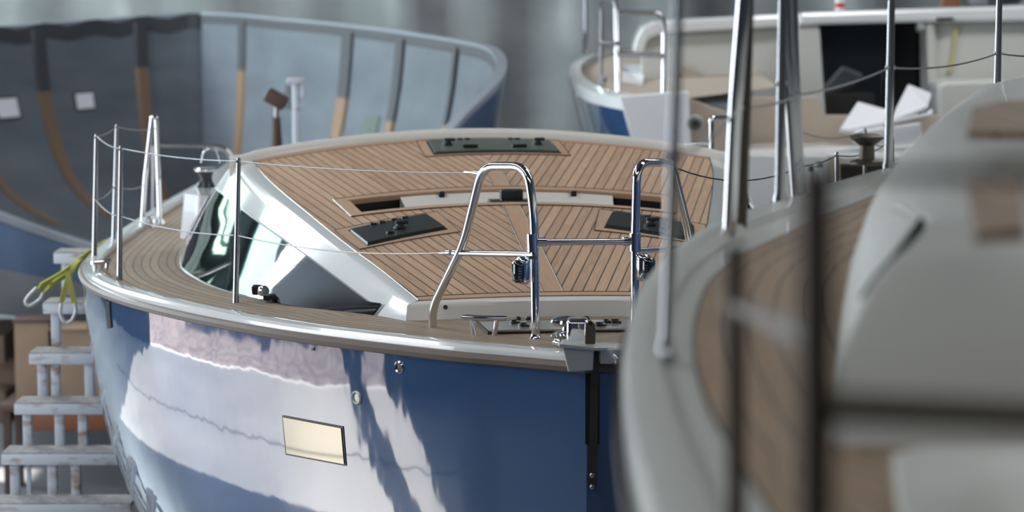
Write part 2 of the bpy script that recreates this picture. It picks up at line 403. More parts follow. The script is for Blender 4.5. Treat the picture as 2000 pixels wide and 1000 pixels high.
# coachroof
def zr(s, t): return 2.512 + .12 * (s - 1.15) - .042 * t * t
TEP = [(1.03, .515), (1.56, .636), (1.87, .715), (2.22, .797), (2.68, .898), (3.22, 1.015), (3.6, 1.085), (3.93, 1.13), (4.25, 1.155)]
def te(s): return interp(TEP, s)
def bow_c(v): return .21 * min(1, max(0, v) / .45)           # plan curvature of the row
VR = [0, .06, .12, .18, .24, .30, .36, .42, .475, .519, .56, .585, .607, .64, .70, .76, .82, .88, .94, 1.0]
WR = [-1, -.94, -.87, -.76, -.7, -.6, -.5, -.4, -.3, -.2, -.1, 0, .1, .2, .3, .4, .5, .6, .7, .77, .87, .94, 1]
S0, S1 = 1.03, 4.21
def rp(v, w, lift=0.0):
    sc_ = S0 + (S1 - S0) * v
    t = w * te(sc_ - bow_c(v) * .6)
    for _ in range(3):
        s = sc_ - bow_c(v) * t * t; t = w * te(s)
    return t, s
def inv(t, s):
    w = t / te(s); v = .5
    for _ in range(30): v = (s + bow_c(v) * t * t - S0) / (S1 - S0)
    return (v, w)
def RP(v, w, lift=0.0):
    t, s = rp(v, w); return W(t, s, zr(s, t) + lift)
PK = .255
def ruv(t, s):
    c = 1 / math.sqrt(1 + PK * PK); a = abs(t)
    return ((s + PK * a) * c + (40 if t > 0 else 0), (a - PK * s) * c + 20)
roof = empty('coachroof', W(0, 2.8, zs(2.8)), yacht)
mb = MB(); rows = []; uvs = []
RV0, RV1, RW = VR.index(.519), VR.index(.607), .80
for v in VR:
    rows.append([RP(v, w) for w in WR])
    uvs.append([ruv(*rp(v, w)) for w in WR])
i3, i19 = WR.index(-.76), WR.index(.77)
ic = WR.index(0)
mb.grid([r[:ic + 1] for r in rows], [[ruv(*(lambda q: (min(q[0], -1e-6), q[1]))(rp(v, w))) for w in WR[:ic + 1]] for v in VR], skip=lambda i, j: RV0 <= i < RV1 and i3 <= j)
mb.grid([r[ic:] for r in rows], [[ruv(*(lambda q: (max(q[0], 1e-6), q[1]))(rp(v, w))) for w in WR[ic:]] for v in VR], skip=lambda i, j: RV0 <= i < RV1 and j + ic < i19)
mb.keep = False
# uv discontinuity at centre handled by the split at w=0 (left loop keeps its own u)
teakroof = build('teak_roof_panel', mb, M['teak'], roof, smooth=60)
# margin boards: around the recess, front, sides and hatches
def strip(pa, pb, name, m=None, lift=.003, par=None, n=24):
    mb = MB(); rows = [[], []]; uvs = [[], []]; L = 0; last = None
    for k in range(n + 1):
        u = k / n; a = pa(u); b = pb(u); A = RP(*a, lift); B = RP(*b, lift)
        if last is not None: L += (A - last).length
        last = A; rows[0].append(A); rows[1].append(B); uvs[0].append((L, .01)); uvs[1].append((L, .01 + (B - A).length))
    mb.grid(rows, uvs); return build(name, mb, m or M['teakp'], par or roof, smooth=0, solid=.0028)
L_ = lambda a, b: (lambda u: (a[0] + (b[0] - a[0]) * u, a[1] + (b[1] - a[1]) * u))
v0, v1 = VR[RV0], VR[RV1]
strip(L_((v0 - .018, -.82), (v0 - .018, .83)), L_((v0, -.82), (v0, .83)), 'margin_board')
strip(L_((v1, -.82), (v1, .83)), L_((v1 + .018, -.82), (v1 + .018, .83)), 'margin_board')
strip(L_((v0, -.82), (v1, -.82)), L_((v0, -.76), (v1, -.76)), 'margin_board', n=6)
strip(L_((v0, .77), (v1, .77)), L_((v0, .83), (v1, .83)), 'margin_board', n=6)
strip(L_((0, -1), (0, 1)), L_((.016, -1), (.016, 1)), 'margin_board')
strip(L_((.984, -1), (.984, 1)), L_((1, -1), (1, 1)), 'margin_board')
for va, vb in ((.016, v0 - .018), (v1 + .018, .80)):
    wa = .038 / te(S0 + (S1 - S0) * va); wb = .038 / te(S0 + (S1 - S0) * vb)
    strip(L_((va, -wa), (vb, -wb)), L_((va, wa), (vb, wb)), 'king_plank', n=14, lift=.002)
# seam lines dark beside the margins
def seam(pa, par=None, n=24, wd=.0022):
    mb = MB(); mb.tube([RP(*pa(k / n), .003) for k in range(n + 1)], wd, 5); return build('caulking_seam', mb, M['black'], par or roof)
seam(L_((v0 - .018, -.82), (v0 - .018, .83))); seam(L_((v1 + .018, -.82), (v1 + .018, .83)))
seam(L_((v0 - .018, -.82), (v1 + .018, -.82)), n=6); seam(L_((v0 - .018, .83), (v1 + .018, .83)), n=6)
for va, vb in ((.016, v0 - .018), (v1 + .018, .80)):
    for sg in (-1, 1): seam(L_((va, sg * .038 / te(S0 + (S1 - S0) * va)), (vb, sg * .038 / te(S0 + (S1 - S0) * vb))), n=10)
seam(L_((.016, -1), (.016, 1))); seam(L_((0, -1), (1, -1))); seam(L_((0, 1), (1, 1)))
# recess: teak lip, cream tray, black walls and floor standing in for shadow, block
rec = empty('recess', RP(.56, 0, -.1), roof)
mb = MB(); dz = -.075; n = 24
fr = [RP(v0, -.76 + 1.53 * k / n) for k in range(n + 1)]; bk = [RP(v1, -.76 + 1.53 * k / n) for k in range(n + 1)]
dn = Vector((0, 0, dz))
d1 = Vector((0, 0, -.02)); d2 = Vector((0, 0, -.13)); d3 = Vector((0, 0, -.055))
for nm_, ua, ub, mt_, th_ in (('recess_lip', Vector((0, 0, .001)), d1, M['teakp'], .010), ('recess_wall', d1, d2, M['black'], .006)):
    for ln in (fr, bk, [fr[0], bk[0]], [fr[-1], bk[-1]]):
        mb = MB(); mb.grid([[p + ua for p in ln], [p + ub for p in ln]]); build(nm_, mb, mt_, rec, smooth=0, solid=th_)
mb = MB(); mb.grid([[p + d3 for p in fr], [p + d3 + (q - p) * .45 for p, q in zip(fr, bk)]]); build('recess_floor', mb, M['greyw'], rec, smooth=0)
mb = MB(); mb.grid([[p + d2 for p in fr], [p + d2 for p in bk]]); build('recess_floor', mb, M['black'], rec, smooth=0)
mb = MB(); q0, q1 = .515, v1
for a, b, h in ((-.50, .52, -.008),):
    m_ = 20; A = [RP(v0 + .012, a + (b - a) * k / m_, -.035) for k in range(m_ + 1)]; B = [RP(v1 - .004, a + (b - a) * k / m_, h) for k in range(m_ + 1)]
    A2 = [p + Vector((0, 0, -.04)) for p in A]; B2 = [p + Vector((0, 0, -.06)) for p in B]
    mb.grid([A2, A, [p * .6 + q * .4 + Vector((0, 0, -.004)) for p, q in zip(A, B)], B, B2])
build('cream_panel', mb, M['cream'], rec, smooth=20)
for w in (-.30, .33):
    mb = MB(); c = RP(v1 - .010, w, -.010); mb.box(c, (.026, .05, .035), Matrix.Rotation(PHI, 3, 'Z'), .004); build('notch', mb, M['black'], rec)
mb = MB(); c = RP(.552, .02, -.01); mb.box(c + Vector((0, 0, -.005)), (.20, .11, .012), Matrix.Rotation(PHI, 3, 'Z'), .003); mb.box(c + Vector((0, .01, .022)), (.10, .07, .05), Matrix.Rotation(PHI, 3, 'Z'), .006)
build('mast_base_block', mb, M['winch'], rec)
# hatches in the roof
def roof_hatch(name, corners, m, hardware, par=roof, frame=.022):
    """corners in picture order TL, TR, BR, BL given as (v, w)"""
    e = empty(name, RP(*corners[0]), par)
    def P(a, b, lift):      # bilinear
        tl, tr, br, bl = corners
        v = (tl[0] * (1 - a) + tr[0] * a) * (1 - b) + (bl[0] * (1 - a) + br[0] * a) * b
        w = (tl[1] * (1 - a) + tr[1] * a) * (1 - b) + (bl[1] * (1 - a) + br[1] * a) * b
        return RP(v, w, lift)
    def plate(a0, a1, b0, b1, l0, l1, mt, nm):
        mb = MB(); n = 10
        R = [[P(a0 + (a1 - a0) * k / n, b, l1) for k in range(n + 1)] for b in (b0, (b0 + b1) / 2, b1)]
        Rb = [[P(a0 + (a1 - a0) * k / n, b, l0) for k in range(n + 1)] for b in (b0, b1)]
        mb.grid([Rb[0]] + R + [Rb[1]]); mb.grid([[r[0] for r in R], [Rb[0][0], (Rb[0][0] + Rb[1][0]) / 2, Rb[1][0]]]); mb.grid([[r[-1] for r in R], [Rb[0][-1], (Rb[0][-1] + Rb[1][-1]) / 2, Rb[1][-1]]])
        return build(nm, mb, mt, e, smooth=30)
    plate(-.02, 1.02, -.06, 1.08, .000, .006, M['black'], 'hatch_gasket')
    plate(0, 1, 0, 1, .004, .014, m, 'hatch_lid')
    for a, b, kind in hardware:
        mb = MB(); c = P(a, b, .014); R = Matrix.Rotation(PHI, 3, 'Z')
        if kind == 'hinge': mb.box(c, (.028, .022, .014), R, .004)
        elif kind == 'latch': mb.lathe([(.026, 0), (.026, .006), (.018, .010), (.016, .02), (.0, .02)], c); mb.box(c + Vector((.01, 0, .026)), (.055, .02, .016), R, .005)
        elif kind == 'button': mb.lathe([(.017, 0), (.017, .006), (.012, .009), (0, .009)], c)
        elif kind == 'handle': mb.box(c + Vector((0, 0, .008)), (.075, .022, .016), R, .005)
        build({'hinge': 'hinge', 'latch': 'latch', 'button': 'button', 'handle': 'handle'}[kind], mb, M['black'] if kind != 'latch' else M['winch'], e)
    return e
def margins(c, g1, g2):
    (tl, tr, br, bl) = c
    tl2 = (tl[0] + g1, tl[1] - g2); tr2 = (tr[0] + g1, tr[1] + g2); br2 = (br[0] - g1, br[1] + g2); bl2 = (bl[0] - g1, bl[1] - g2)
    strip(L_(tl2, tr2), L_(tl, tr), 'margin_board', n=10); strip(L_(bl, br), L_(bl2, br2), 'margin_board', n=10)
    strip(L_(tl2, bl2), L_(tl, bl), 'margin_board', n=6); strip(L_(tr, br), L_(tr2, br2), 'margin_board', n=6)
    for a, b in ((tl2, tr2), (bl2, br2), (tl2, bl2), (tr2, br2)): seam(L_(a, b), n=10)
HL = [inv(-.721, 2.235), inv(-.388, 2.445), inv(-.328, 2.187), inv(-.662, 1.973)]
HRt = [inv(.434, 2.466), inv(.746, 2.270), inv(.70, 1.99), inv(.362, 2.19)]
HT = [inv(-.258, 4.11), inv(.342, 4.11), inv(.359, 3.83), inv(-.246, 3.81)]
margins(HL, .022, .07); margins(HRt, .022, .07); margins(HT, .018, .05)
hw = [(.30, .05, 'hinge'), (.42, .05, 'hinge'), (.58, .05, 'hinge'), (.72, .05, 'hinge'), (.52, .62, 'latch'), (.36, .78, 'button')]
tag(roof_hatch('deck_hatch', HL, M['hatchg'], hw), 'dark grey flush hatch on the roof beside the long white window coaming')
roof_hatch('deck_hatch', HRt, M['hatchg'], [(1 - a, b, k) for a, b, k in hw])
tag(roof_hatch('deck_hatch', HT, M['hatchl'], [(.26, .05, 'hinge'), (.32, .05, 'hinge'), (.68, .05, 'hinge'), (.74, .05, 'hinge'), (.13, .5, 'latch'), (.87, .5, 'latch'), (.30, .8, 'handle'), (.70, .8, 'handle')]), 'olive grey wide hatch near the crest of the roof')

# white coachroof moulding: front step, sides, crest rim, back
CS = [(t, s) for s, t in CB]
def side_pts(sgn, u):
    """knuckle and base at parameter u 0..1"""
    sk = .99 + (4.0 - .99) * u; tk = te(sk) + .045 + .045 * u; K_ = W(sgn * tk, sk, zr(sk, tk) - .012 + .004)
    sb = .95 + (4.25 - .95) * u; tb = interp(CB, sb); B_ = W(sgn * tb, sb, zs(sb) + .0)
    return K_, B_
NU = 30
for sgn in (-1, 1):
    mb = MB()
    e = [W(sgn * te(1.03 + (3.95 - 1.03) * k / NU), 1.03 + (3.95 - 1.03) * k / NU, zr(1.03 + (3.95 - 1.03) * k / NU, te(1.03 + (3.95 - 1.03) * k / NU)) + .002) for k in range(NU + 1)]
    KB = [side_pts(sgn, k / NU) for k in range(NU + 1)]
    rows = [e, [k.lerp(p, .35) + Vector((0, 0, .004)) for p, (k, b) in zip(e, KB)], [k for k, b in KB]]
    for f in (.06, .2, .35, .5, .65, .8, 1): rows.append([k.lerp(b, f) + (Vector((sgn * BV.x, sgn * BV.y, .6)) * .014 * math.sin(math.pi * f) * (i / NU)) for i, (k, b) in enumerate(KB)])
    rows.append([b + Vector((0, 0, -.05)) for k, b in KB])
    mb.grid(rows)
    # rear return
    build('coaming', mb, M['white'], roof, smooth=50)
    # window
    SIDE = rows
    def sp(u, f, lift):
        i = min(int(u * NU), NU - 1); fu = u * NU - i; K0, B0 = KB[i]; K1, B1 = KB[i + 1]; k = K0.lerp(K1, fu); b = B0.lerp(B1, fu)
        p = k.lerp(b, f) + Vector((sgn * BV.x, sgn * BV.y, .6)) * (.014 * math.sin(math.pi * f) * u)
        nrm = (K1 - K0).cross(b - k).normalized()
        if nrm.z < 0: nrm = -nrm
        return p + nrm * lift
    #WTOP
    TOPL = [(436, 381), (500, 432), (600, 503), (700, 577), (724, 594)]
    if sgn < 0:
        WT = []
        for q in range(31):
            u = .075 + .925 * q / 30; best = None
            for ff in range(0, 501):
                x_, y_ = proj(sp(u, ff / 500, 0)); e_ = abs(y_ - interp(TOPL, x_)) if x_ > 436 else abs(y_ - (381 - (436 - x_) * .75))
                if best is None or e_ < best[0]: best = (e_, ff / 500)
            WT.append((u, best[1]))
        
    mb = MB(); mbf = MB(); rr = []; fr_ = []
    for k in range(NU + 1):
        u = .075 + .925 * k / NU; ft = interp(WT, u); rr.append([sp(u, ft + (.97 - ft) * q / 6, .005) for q in range(7)])
        u2 = .068 + .932 * k / NU; fr_.append([sp(u2, ft - .018 + (.995 - ft + .018) * q / 6, .0022) for q in range(7)])
    mb.grid(rr); mbf.grid(fr_)
    wf = build('side_window', mbf, M['black'], roof, smooth=60)
    build('window_glass', mb, M['glass'], wf, smooth=60)
# front step
mb = MB(); n = 20; top = []; mid = []; bot = []
for k in range(n + 1):
    w = -1 + 2 * k / n; tt = w * te(1.03); s = 1.01; kk = side_pts(-1, 0)[0]
    top.append(W(tt, s + .03, zr(s, tt) + .002)); mid.append(W(w * (te(1.0) + .047), .985, zr(1.0, tt) - .008)); bot.append(W(w * .57, .945 + .02 * (1 - w * w), zs(1) - .02))
mb.grid([top, [a.lerp(b, .75) + Vector((0, 0, .004)) for a, b in zip(top, mid)], mid, [a.lerp(b, .12) for a, b in zip(mid, bot)], bot]); mb.bm.normal_update(); fb = BVHTree.FromBMesh(mb.bm); build('front_step', mb, M['cream'], roof, smooth=50)
# crest rim
mb = MB(); rings = []
for k in range(41):
    w = -1.10 + 2.2 * k / 40; t, s = rp(1, min(max(w, -1), 1)); t = t * max(abs(w), 1) / 1 if abs(w) > 1 else t
    if abs(w) > 1: s = s - .07
    z = zr(s, t)
    rings.append([W(t, s, z - .004), W(t, s + .012, z + .026), W(t, s + .05, z + .046), W(t, s + .10, z + .044), W(t, s + .14, z + .005), W(t, s + .16, z - .3), W(t, s, z - .3)])
mb.sweep(rings); build('crest_rim', mb, M['cream'], roof, smooth=50)
mb = MB()
for x_ in (-.035, -.012, .012, .035): mb.lathe([(.009, 0), (.009, .012), (.004, .016), (0, .016)], RP(1, -.62, .03) + BV * x_ + AV * .06)
build('fitting', mb, M['black'], roof)
for (px, py) in ((870, 600), (1260, 597)):
    r = ray(px, py).normalized(); p, n_, _, _ = fb.ray_cast(CC, r)
    if p is None: continue
    if n_.dot(r) > 0: n_ = -n_
    mb = MB(); mb.lathe([(.0085, -.004), (.0085, .0015), (0, .0015)], p, n_, 14); build('drain_hole', mb, M['black'] if px < 1000 else M['steel2'], roof)

# foredeck hatch (glossy), knobs
fh = empty('locker_hatch', W(0, .8, 2.44), yacht)
zf_ = 2.452
def FP(px, py, z=zf_): return atz(px, py, z)
mb = MB(); mb.prism([FP(930, 626), FP(1236, 622), FP(1236, 643), FP(953, 647)], (0, 0, -.02)); build('hatch_gasket', mb, M['black'], fh, smooth=0)
mb = MB(); mb.prism([FP(936, 627, zf_ + .004), FP(1232, 623, zf_ + .004), FP(1232, 641, zf_ + .004), FP(957, 645, zf_ + .004)], (0, 0, -.006)); build('hatch_lid', mb, M['locker'], fh, smooth=0)
for (px, py, r) in ((1012, 624.5, .010), (1032, 624.5, .010), (1005, 631, .018), (1023, 637, .020), (1145, 624, .012), (1172, 636, .022), (1184, 630, .014), (1202, 630, .022)):
    c = FP(px, py, zf_ + .004); mb = MB(); mb.lathe([(r, 0), (r, .007), (r * .75, .011), (r * .7, .007), (0, .007)], c, n=20); build('latch_knob', mb, M['black'], fh)

# pulpits
def dep(px): return 8.30 + (1045 - px) * .0019
def AP(px, py, d=None): return at(px, py, dep(px) if d is None else d)
TR = .0155
pul = empty('pulpit', AP(945, 662), yacht); tag(pul, 'bow pulpit hoop carrying a navigation light, beside the mooring cleat')
def foot(p, par, r=.028):
    mb = MB(); mb.lathe([(r, 0), (r, .006), (r * .72, .014), (r * .62, .03), (0, .03)], p); return build('foot_flange', mb, M['steel'], par)
A = AP(845, 657); B = AP(1046, 669)
mb = MB(); mb.tube(rounded([A, AP(845, 600), AP(905, 478), AP(942, 325), AP(1030, 325), AP(1043, 420), B], .07, 8), TR, 16); build('hoop_tube', mb, M['steel'], pul)
mb = MB(); mb.tube([AP(886, 494), AP(1040, 497)], .0115, 12); build('mid_rail', mb, M['steel'], pul)
foot(A, pul); foot(B, pul)
pul2 = empty('pulpit', at(1290, 662, 8.5), yacht); tag(pul2, 'bow pulpit hoop partly hidden by the blurred nearer boat')
B2 = at(1240, 662, 8.42)
mb = MB(); mb.tube(rounded([B2, at(1240, 480, 8.42), at(1244, 318, 8.42), at(1312, 318, 8.62), at(1345, 455, 8.85), at(1365, 640, 9.0)], .07, 8), TR, 16); build('hoop_tube', mb, M['steel'], pul2)
mb = MB(); mb.tube([at(1242, 491, 8.42), at(1352, 484, 8.85)], .0115, 12); build('mid_rail', mb, M['steel'], pul2); foot(B2, pul2)
bar = empty('pulpit_crossbar', at(1140, 472, 8.36), yacht)
mb = MB(); mb.tube([at(1046, 473, 8.30), at(1240, 472, 8.42)], .0115, 12); build('bar', mb, M['steel'], bar)
for p, q, r in ((at(1039.5, 456, 8.30), at(1041, 492, 8.30), .021), (at(1240, 455, 8.42), at(1240, 490, 8.42), .021), (at(1048, 473, 8.30), at(1066, 473, 8.31), .0155), (at(1217, 472, 8.41), at(1238, 472, 8.42), .0155)):
    mb = MB(); mb.tube([p, q], r, 16); build('sleeve', mb, M['steel'], bar)
def navlight(px, py, Y, sgn, par):
    e = empty('navigation_light', at(px, py + 25, Y), par); c = at(px, py, Y); R = Matrix.Rotation(sgn * .35, 3, 'Z')
    mb = MB(); mb.box(c + Vector((sgn * .008, .0, 0)), (.044, .055, .098), R, .018, 4); build('housing', mb, M['steel'], e)
    mb = MB(); mb.box(c + R @ Vector((-sgn * .014, -.012, -.002)), (.042, .050, .080), R, .017, 4); build('lens', mb, M['glass'], e)
    mb = MB()
    for k in range(4): mb.box(c + R @ Vector((-sgn * .014 - .003, -.0375, -.016 + k * .009)), (.012, .003, .004), R)
    build('lens_marks', mb, M['steel2'], e)
navlight(1017, 528, 8.27, 1, pul); navlight(1262, 522, 8.40, -1, pul2)
mb = MB(); mb.box(at(1034, 503, 8.29), (.05, .006, .012)); build('light_bracket', mb, M['steel'], pul)

# stanchions and lifelines
def stanchion(base, top, name='stanchion', r0=.013, par=yacht, m=None, low=.5):
    e = empty(name, base, par); base = Vector(base); top = Vector(top); m = m or M['steel2']
    d = top - base
    mb = MB(); mb.tube([base, base + d * .03, base + d * .05, top - d * .03, top], [r0 * 1.35, r0 * 1.35, r0, r0 * .72, r0 * .55], 14); build('post', mb, m, e)
    mb = MB(); mb.lathe([(.004, -.01), (.0085, -.008), (.0095, 0), (.0085, .008), (.004, .010)], top - d * .025, (1, 0, 0), 14); build('wire_eye', mb, m, e)
    mb = MB(); mb.lathe([(.004, -.015), (.007, -.014), (.007, .014), (.004, .015)], base + d * low, (1, 0, 0), 12); build('wire_guide', mb, m, e)
    mb = MB(); mb.lathe([(r0 * 2, 0), (r0 * 2, .006), (r0 * 1.4, .012), (r0 * 1.2, .03)], base - d * .005); build('foot_flange', mb, m, e)
    return e
def PT(bx, by, tx, ty, Y): return at(bx, by, Y), at(tx, ty, Y - .0)
S1b, S1t = PT(460, 606, 466, 308, 9.69); S2b, S2t = PT(233, 557, 236, 285, 10.66); S3b, S3t = PT(184, 514, 188, 262, 11.5); S4b, S4t = PT(222, 480, 228, 243, 12.25)
for b_, t_ in ((S1b, S1t), (S2b, S2t), (S3b, S3t), (S4b, S4t)): stanchion(b_, t_)
def guard(P, sags, name, r=.0028, par=yacht, m=None):
    mb = MB(); pts = []
    for i in range(len(P) - 1):
        a, b = Vector(P[i]), Vector(P[i + 1])
        for k in range(12):
            u = k / 12; pts.append(a.lerp(b, u) + Vector((0, 0, -sags[i] * 4 * u * (1 - u))))
    pts.append(Vector(P[-1])); mb.tube(pts, r, 7); return build(name, mb, m or M['wire'], par)
G1 = at(296, 252, 13.3); G2 = at(281, 362, 13.3)
up = [AP(938, 338), at(466, 315, 9.69), at(237, 290, 10.66), at(189, 266, 11.5), at(228, 247, 12.25), G1]
lo_ = [AP(880, 493), at(463, 460, 9.69), at(235, 422, 10.66), at(186, 389, 11.5), at(225, 362, 12.25), G2]
guard(up, [.012, .012, .015, .01, .012], 'upper_lifeline'); guard(lo_, [.03, .02, .02, .02, .02], 'lower_lifeline')
for p, q in ((AP(938, 338), AP(905, 336)), (AP(880, 493), AP(858, 495))):
    mb = MB(); d = (q - p); mb.tube([p, p + d * .3, p + d * .35, p + d * .9, q], [.010, .010, .005, .005, .003], 10); build('wire_terminal', mb, M['steel'], yacht)
# boarding gate hoop
gt = empty('gate_hoop', at(297, 445, 13.3), yacht)
mb = MB(); mb.tube(rounded([at(277, 447, 13.3), at(283, 350, 13.3), at(297, 230, 13.3), at(305, 230, 13.3), at(309, 340, 13.3), at(312, 443, 13.3)], .03), .014, 12); build('hoop_tube', mb, M['steel'], gt)
mb = MB(); mb.lathe([(.045, 0), (.045, .012), (.03, .02), (.02, .05)], at(312, 445, 13.3)); build('foot_flange', mb, M['steel'], gt)
# port stanchions showing behind the nearer boat
P1 = [(1568, 400, 1566, 318, 9.6), (1640, 400, 1634, 297, 10.3), (1748, 372, 1742, 268, 11.15), (1690, 350, 1689, 250, 12.1)]
tops = []
for bx, by, tx, ty, Y in P1:
    t_ = at(tx, ty, Y); b_ = Vector((t_.x + .01, t_.y, zs(2) + .0)); stanchion(b_, t_, m=M['steel2']); tops.append(t_ + Vector((0, 0, -.014)))
guard([at(1325, 330, 8.7)] + [tops[0], tops[1], tops[2], tops[3], at(1560, 255, 13.2)], [.05, .01, .03, .05, .04], 'upper_lifeline', m=M['black'])
guard([at(1345, 490, 8.85)] + [p - Vector((0, 0, .28)) for p in tops[:3]], [.06, .05, .05], 'lower_lifeline')

# cleats
def cleat(c, ang, L=.17, h=.075, par=yacht, name='mooring_cleat'):
    e = empty(name, c, par); R = Matrix.Rotation(ang, 3, 'Z'); c = Vector(c)
    mb = MB(); mb.tube([c + R @ Vector((x, 0, h + dz)) for x, dz in ((-L / 2, .002), (-L / 2 + .012, 0), (0, -.002), (L / 2 - .012, 0), (L / 2, .002))], [.007, .010, .011, .010, .007], 12); build('horn', mb, M['steel'], e)
    for sx in (-1, 1):
        mb = MB(); mb.tube([c + R @ Vector((sx * .035, 0, 0)), c + R @ Vector((sx * .045, 0, h))], .009, 12); build('post', mb, M['steel'], e)
    mb = MB(); mb.box(c + Vector((0, 0, .003)), (L * .62, .03, .008), R, .003); build('base_plate', mb, M['steel'], e)
    return e
cl = atz(946, 661, 2.43); cleat(cl, math.radians(-12), .165, .073)
cleat(at(198, 541, 10.95), math.radians(60), .13, .07); cleat(at(298, 445, 13.1), math.radians(80), .12, .06)

# windlass, bow roller, stem fitting
wl = empty('anchor_windlass', at(1120, 670, 8.0), yacht)
def LA(prof, c, m, nm, par=wl, ax=(0, 0, 1), n=32): mb = MB(); mb.lathe(prof, c, ax, n); return build(nm, mb, m, par)
c = at(1113, 672, 8.1)
LA([(.060, 0), (.060, .010), (.054, .016), (.045, .02)], c, M['steel'], 'base')
LA([(.045, .018), (.055, .024), (.058, .030), (.040, .042), (.018, .048), (.016, .06), (.03, .066), (.05, .07)], c + Vector((-.01, 0, 0)), M['steel'], 'gypsy')
LA([(.038, .062), (.052, .067), (.057, .076), (.053, .085), (.03, .094), (0, .097)], c + Vector((-.01, 0, 0)), M['steel'], 'drum_cap')
mb = MB(); cc = at(1128, 672, 8.0); mb.box(cc + Vector((.0, 0, .045)), (.075, .09, .085), None, .014, 3); build('motor_housing', mb, M['steel'], wl)
br = empty('bow_roller', at(1130, 727, 7.75), yacht)
Yb = 7.66
mb = MB()
mb.prism([at(1097, 672, Yb), at(1110, 727, Yb), at(1158, 724, Yb), at(1160, 675, Yb)], (0, .10, 0)); build('cheek_casting', mb, M['alu'], br, smooth=0, bevel=.004)
mb = MB(); mb.prism([at(1092, 671, Yb - .01), at(1160, 678, Yb - .01), at(1230, 678, Yb + .1), at(1230, 672, Yb + .3), at(1180, 668, Yb + .4), at(1090, 668, Yb + .35)], (0, 0, -.012)); build('deck_plate', mb, M['alu'], br, smooth=0, bevel=.002)
mb = MB(); mb.prism([at(1172, 682, Yb + .03), at(1172, 711, Yb + .03), at(1196, 711, Yb + .03), at(1222, 700, Yb + .03), at(1222, 682, Yb + .03)], (0, .08, 0)); build('side_bracket', mb, M['alu'], br, smooth=0, bevel=.003)
mb = MB(); mb.tube(rounded([at(1198, 694, Yb - .01), at(1206, 702, Yb - .02), at(1203, 710, Yb - .01), at(1199, 706, Yb - .01)], .006), .0045, 10); build('shackle', mb, M['steel'], br)
# upright bronze tang with hole
mb = MB(); pa = []
for k in range(13):
    a = math.pi * k / 12; pa.append(at(1153 + 10.5 * math.cos(a), 637 - 11 * math.sin(a), Yb - .0))
pa += [at(1142, 655, Yb), at(1142, 673, Yb), at(1163, 673, Yb), at(1163.5, 650, Yb)]
mb.prism(pa, (0, .012, 0)); build('locking_tang', mb, M['bronze'], br, smooth=30, bevel=.002)
mb = MB(); mb.lathe([(.0065, -.003), (.0065, .004), (0, .004)], at(1153, 631, Yb - .001), (0, -1, 0), 16); build('tang_hole', mb, M['black'], br)
# bobstay strap on the stem
st = empty('stem_strap', at(1157, 960, 7.8), yacht)
def stemY(py): return hit(1157, py)[0].y
mb = MB(); pts_l = []
for py in (683, 700, 722, 740, 760, 820, 870, 905, 925, 945): pts_l.append((py, stemY(max(py, 735)) - (.030 if py < 745 else 0)))
rowsA = []
for py, yy in pts_l:
    cx = 1162 - (py - 705) * .022; hw_ = 8.0
    rowsA.append([at(cx - hw_, py, yy - .006), at(cx - hw_, py, yy - .016), at(cx + hw_, py, yy - .016), at(cx + hw_, py, yy - .006)])
yy = stemY(955); rowsA.append([at(1150, 957, yy - .004), at(1150, 957, yy - .012), at(1163, 957, yy - .012), at(1163, 957, yy - .004)]); 
mb.sweep(rowsA); build('strap', mb, M['darksteel'], st, smooth=30)
mb = MB(); R2 = []
for py in (730, 760, 820, 868):
    yy = stemY(max(py, 735)); R2.append([at(1143, py, yy + .002), at(1143, py, yy - .006), at(1171, py, yy - .006), at(1171, py, yy + .002)])
mb.sweep(R2); build('backing_strip', mb, M['black'], st, smooth=30)
for py in (928, 951):
    yy = stemY(py); mb = MB(); mb.lathe([(.0085, 0), (.0085, .005), (.005, .008), (0, .006)], at(1156.5, py, yy - .014), (0, -1, 0), 16); build('bolt', mb, M['steel2'], st)

# things set in the hull side
def on_hull(px, py, lift=0.0): l, n = hit(px, py); return l + n * lift
def hull_ring(px, py, r, nm, m, m2):
    l, n_ = hit(px, py); mb = MB(); mb.lathe([(r * .6, -.01), (r * .62, .004), (r * .8, .007), (r, .003), (r * 1.02, -.002)], l, n_, 24); o = build(nm, mb, m, yacht)
    mb = MB(); mb.lathe([(r * .6, .0005), (r * .4, .001), (0, .001)], l, n_, 20); build('centre', mb, m2, o); return o
hull_ring(780, 717, .022, 'skin_fitting', M['steel'], M['black']); hull_ring(697, 777, .026, 'skin_fitting', M['alu'], M['alu'])
def hull_patch(corn, lift, name, m, par, nx=8, ny=5, thick=None):
    mb = MB(); rows = []
    (x0, y0), (x1, y1), (x2, y2), (x3, y3) = corn
    for j in range(ny + 1):
        b = j / ny; r = []
        for i in range(nx + 1):
            a = i / nx; x = (x0 * (1 - a) + x1 * a) * (1 - b) + (x3 * (1 - a) + x2 * a) * b; y = (y0 * (1 - a) + y1 * a) * (1 - b) + (y3 * (1 - a) + y2 * a) * b
            r.append(on_hull(x, y, lift))
        rows.append(r)
    mb.grid(rows); return build(name, mb, m, par, smooth=60)
wfm = hull_patch([(552, 811), (671, 833), (677, 910), (559, 888)], .003, 'hull_window', M['black'], yacht, 14, 8)
M['hwin'] = mat('mirror_glazing', (.25, .235, .20), .04, .9)
hull_patch([(555, 814.5), (668, 836), (674, 906), (562, 885)], .006, 'glass', M['hwin'], wfm, 14, 8)
hull_patch([(207, 587), (216, 589), (219, 640), (212, 642)], .006, 'fairlead_slot', M['black'], yacht, 2, 6)
hull_patch([(610, 679), (614, 679), (614, 685), (610, 685)], .005, 'drain_hole', M['black'], yacht, 2, 2)

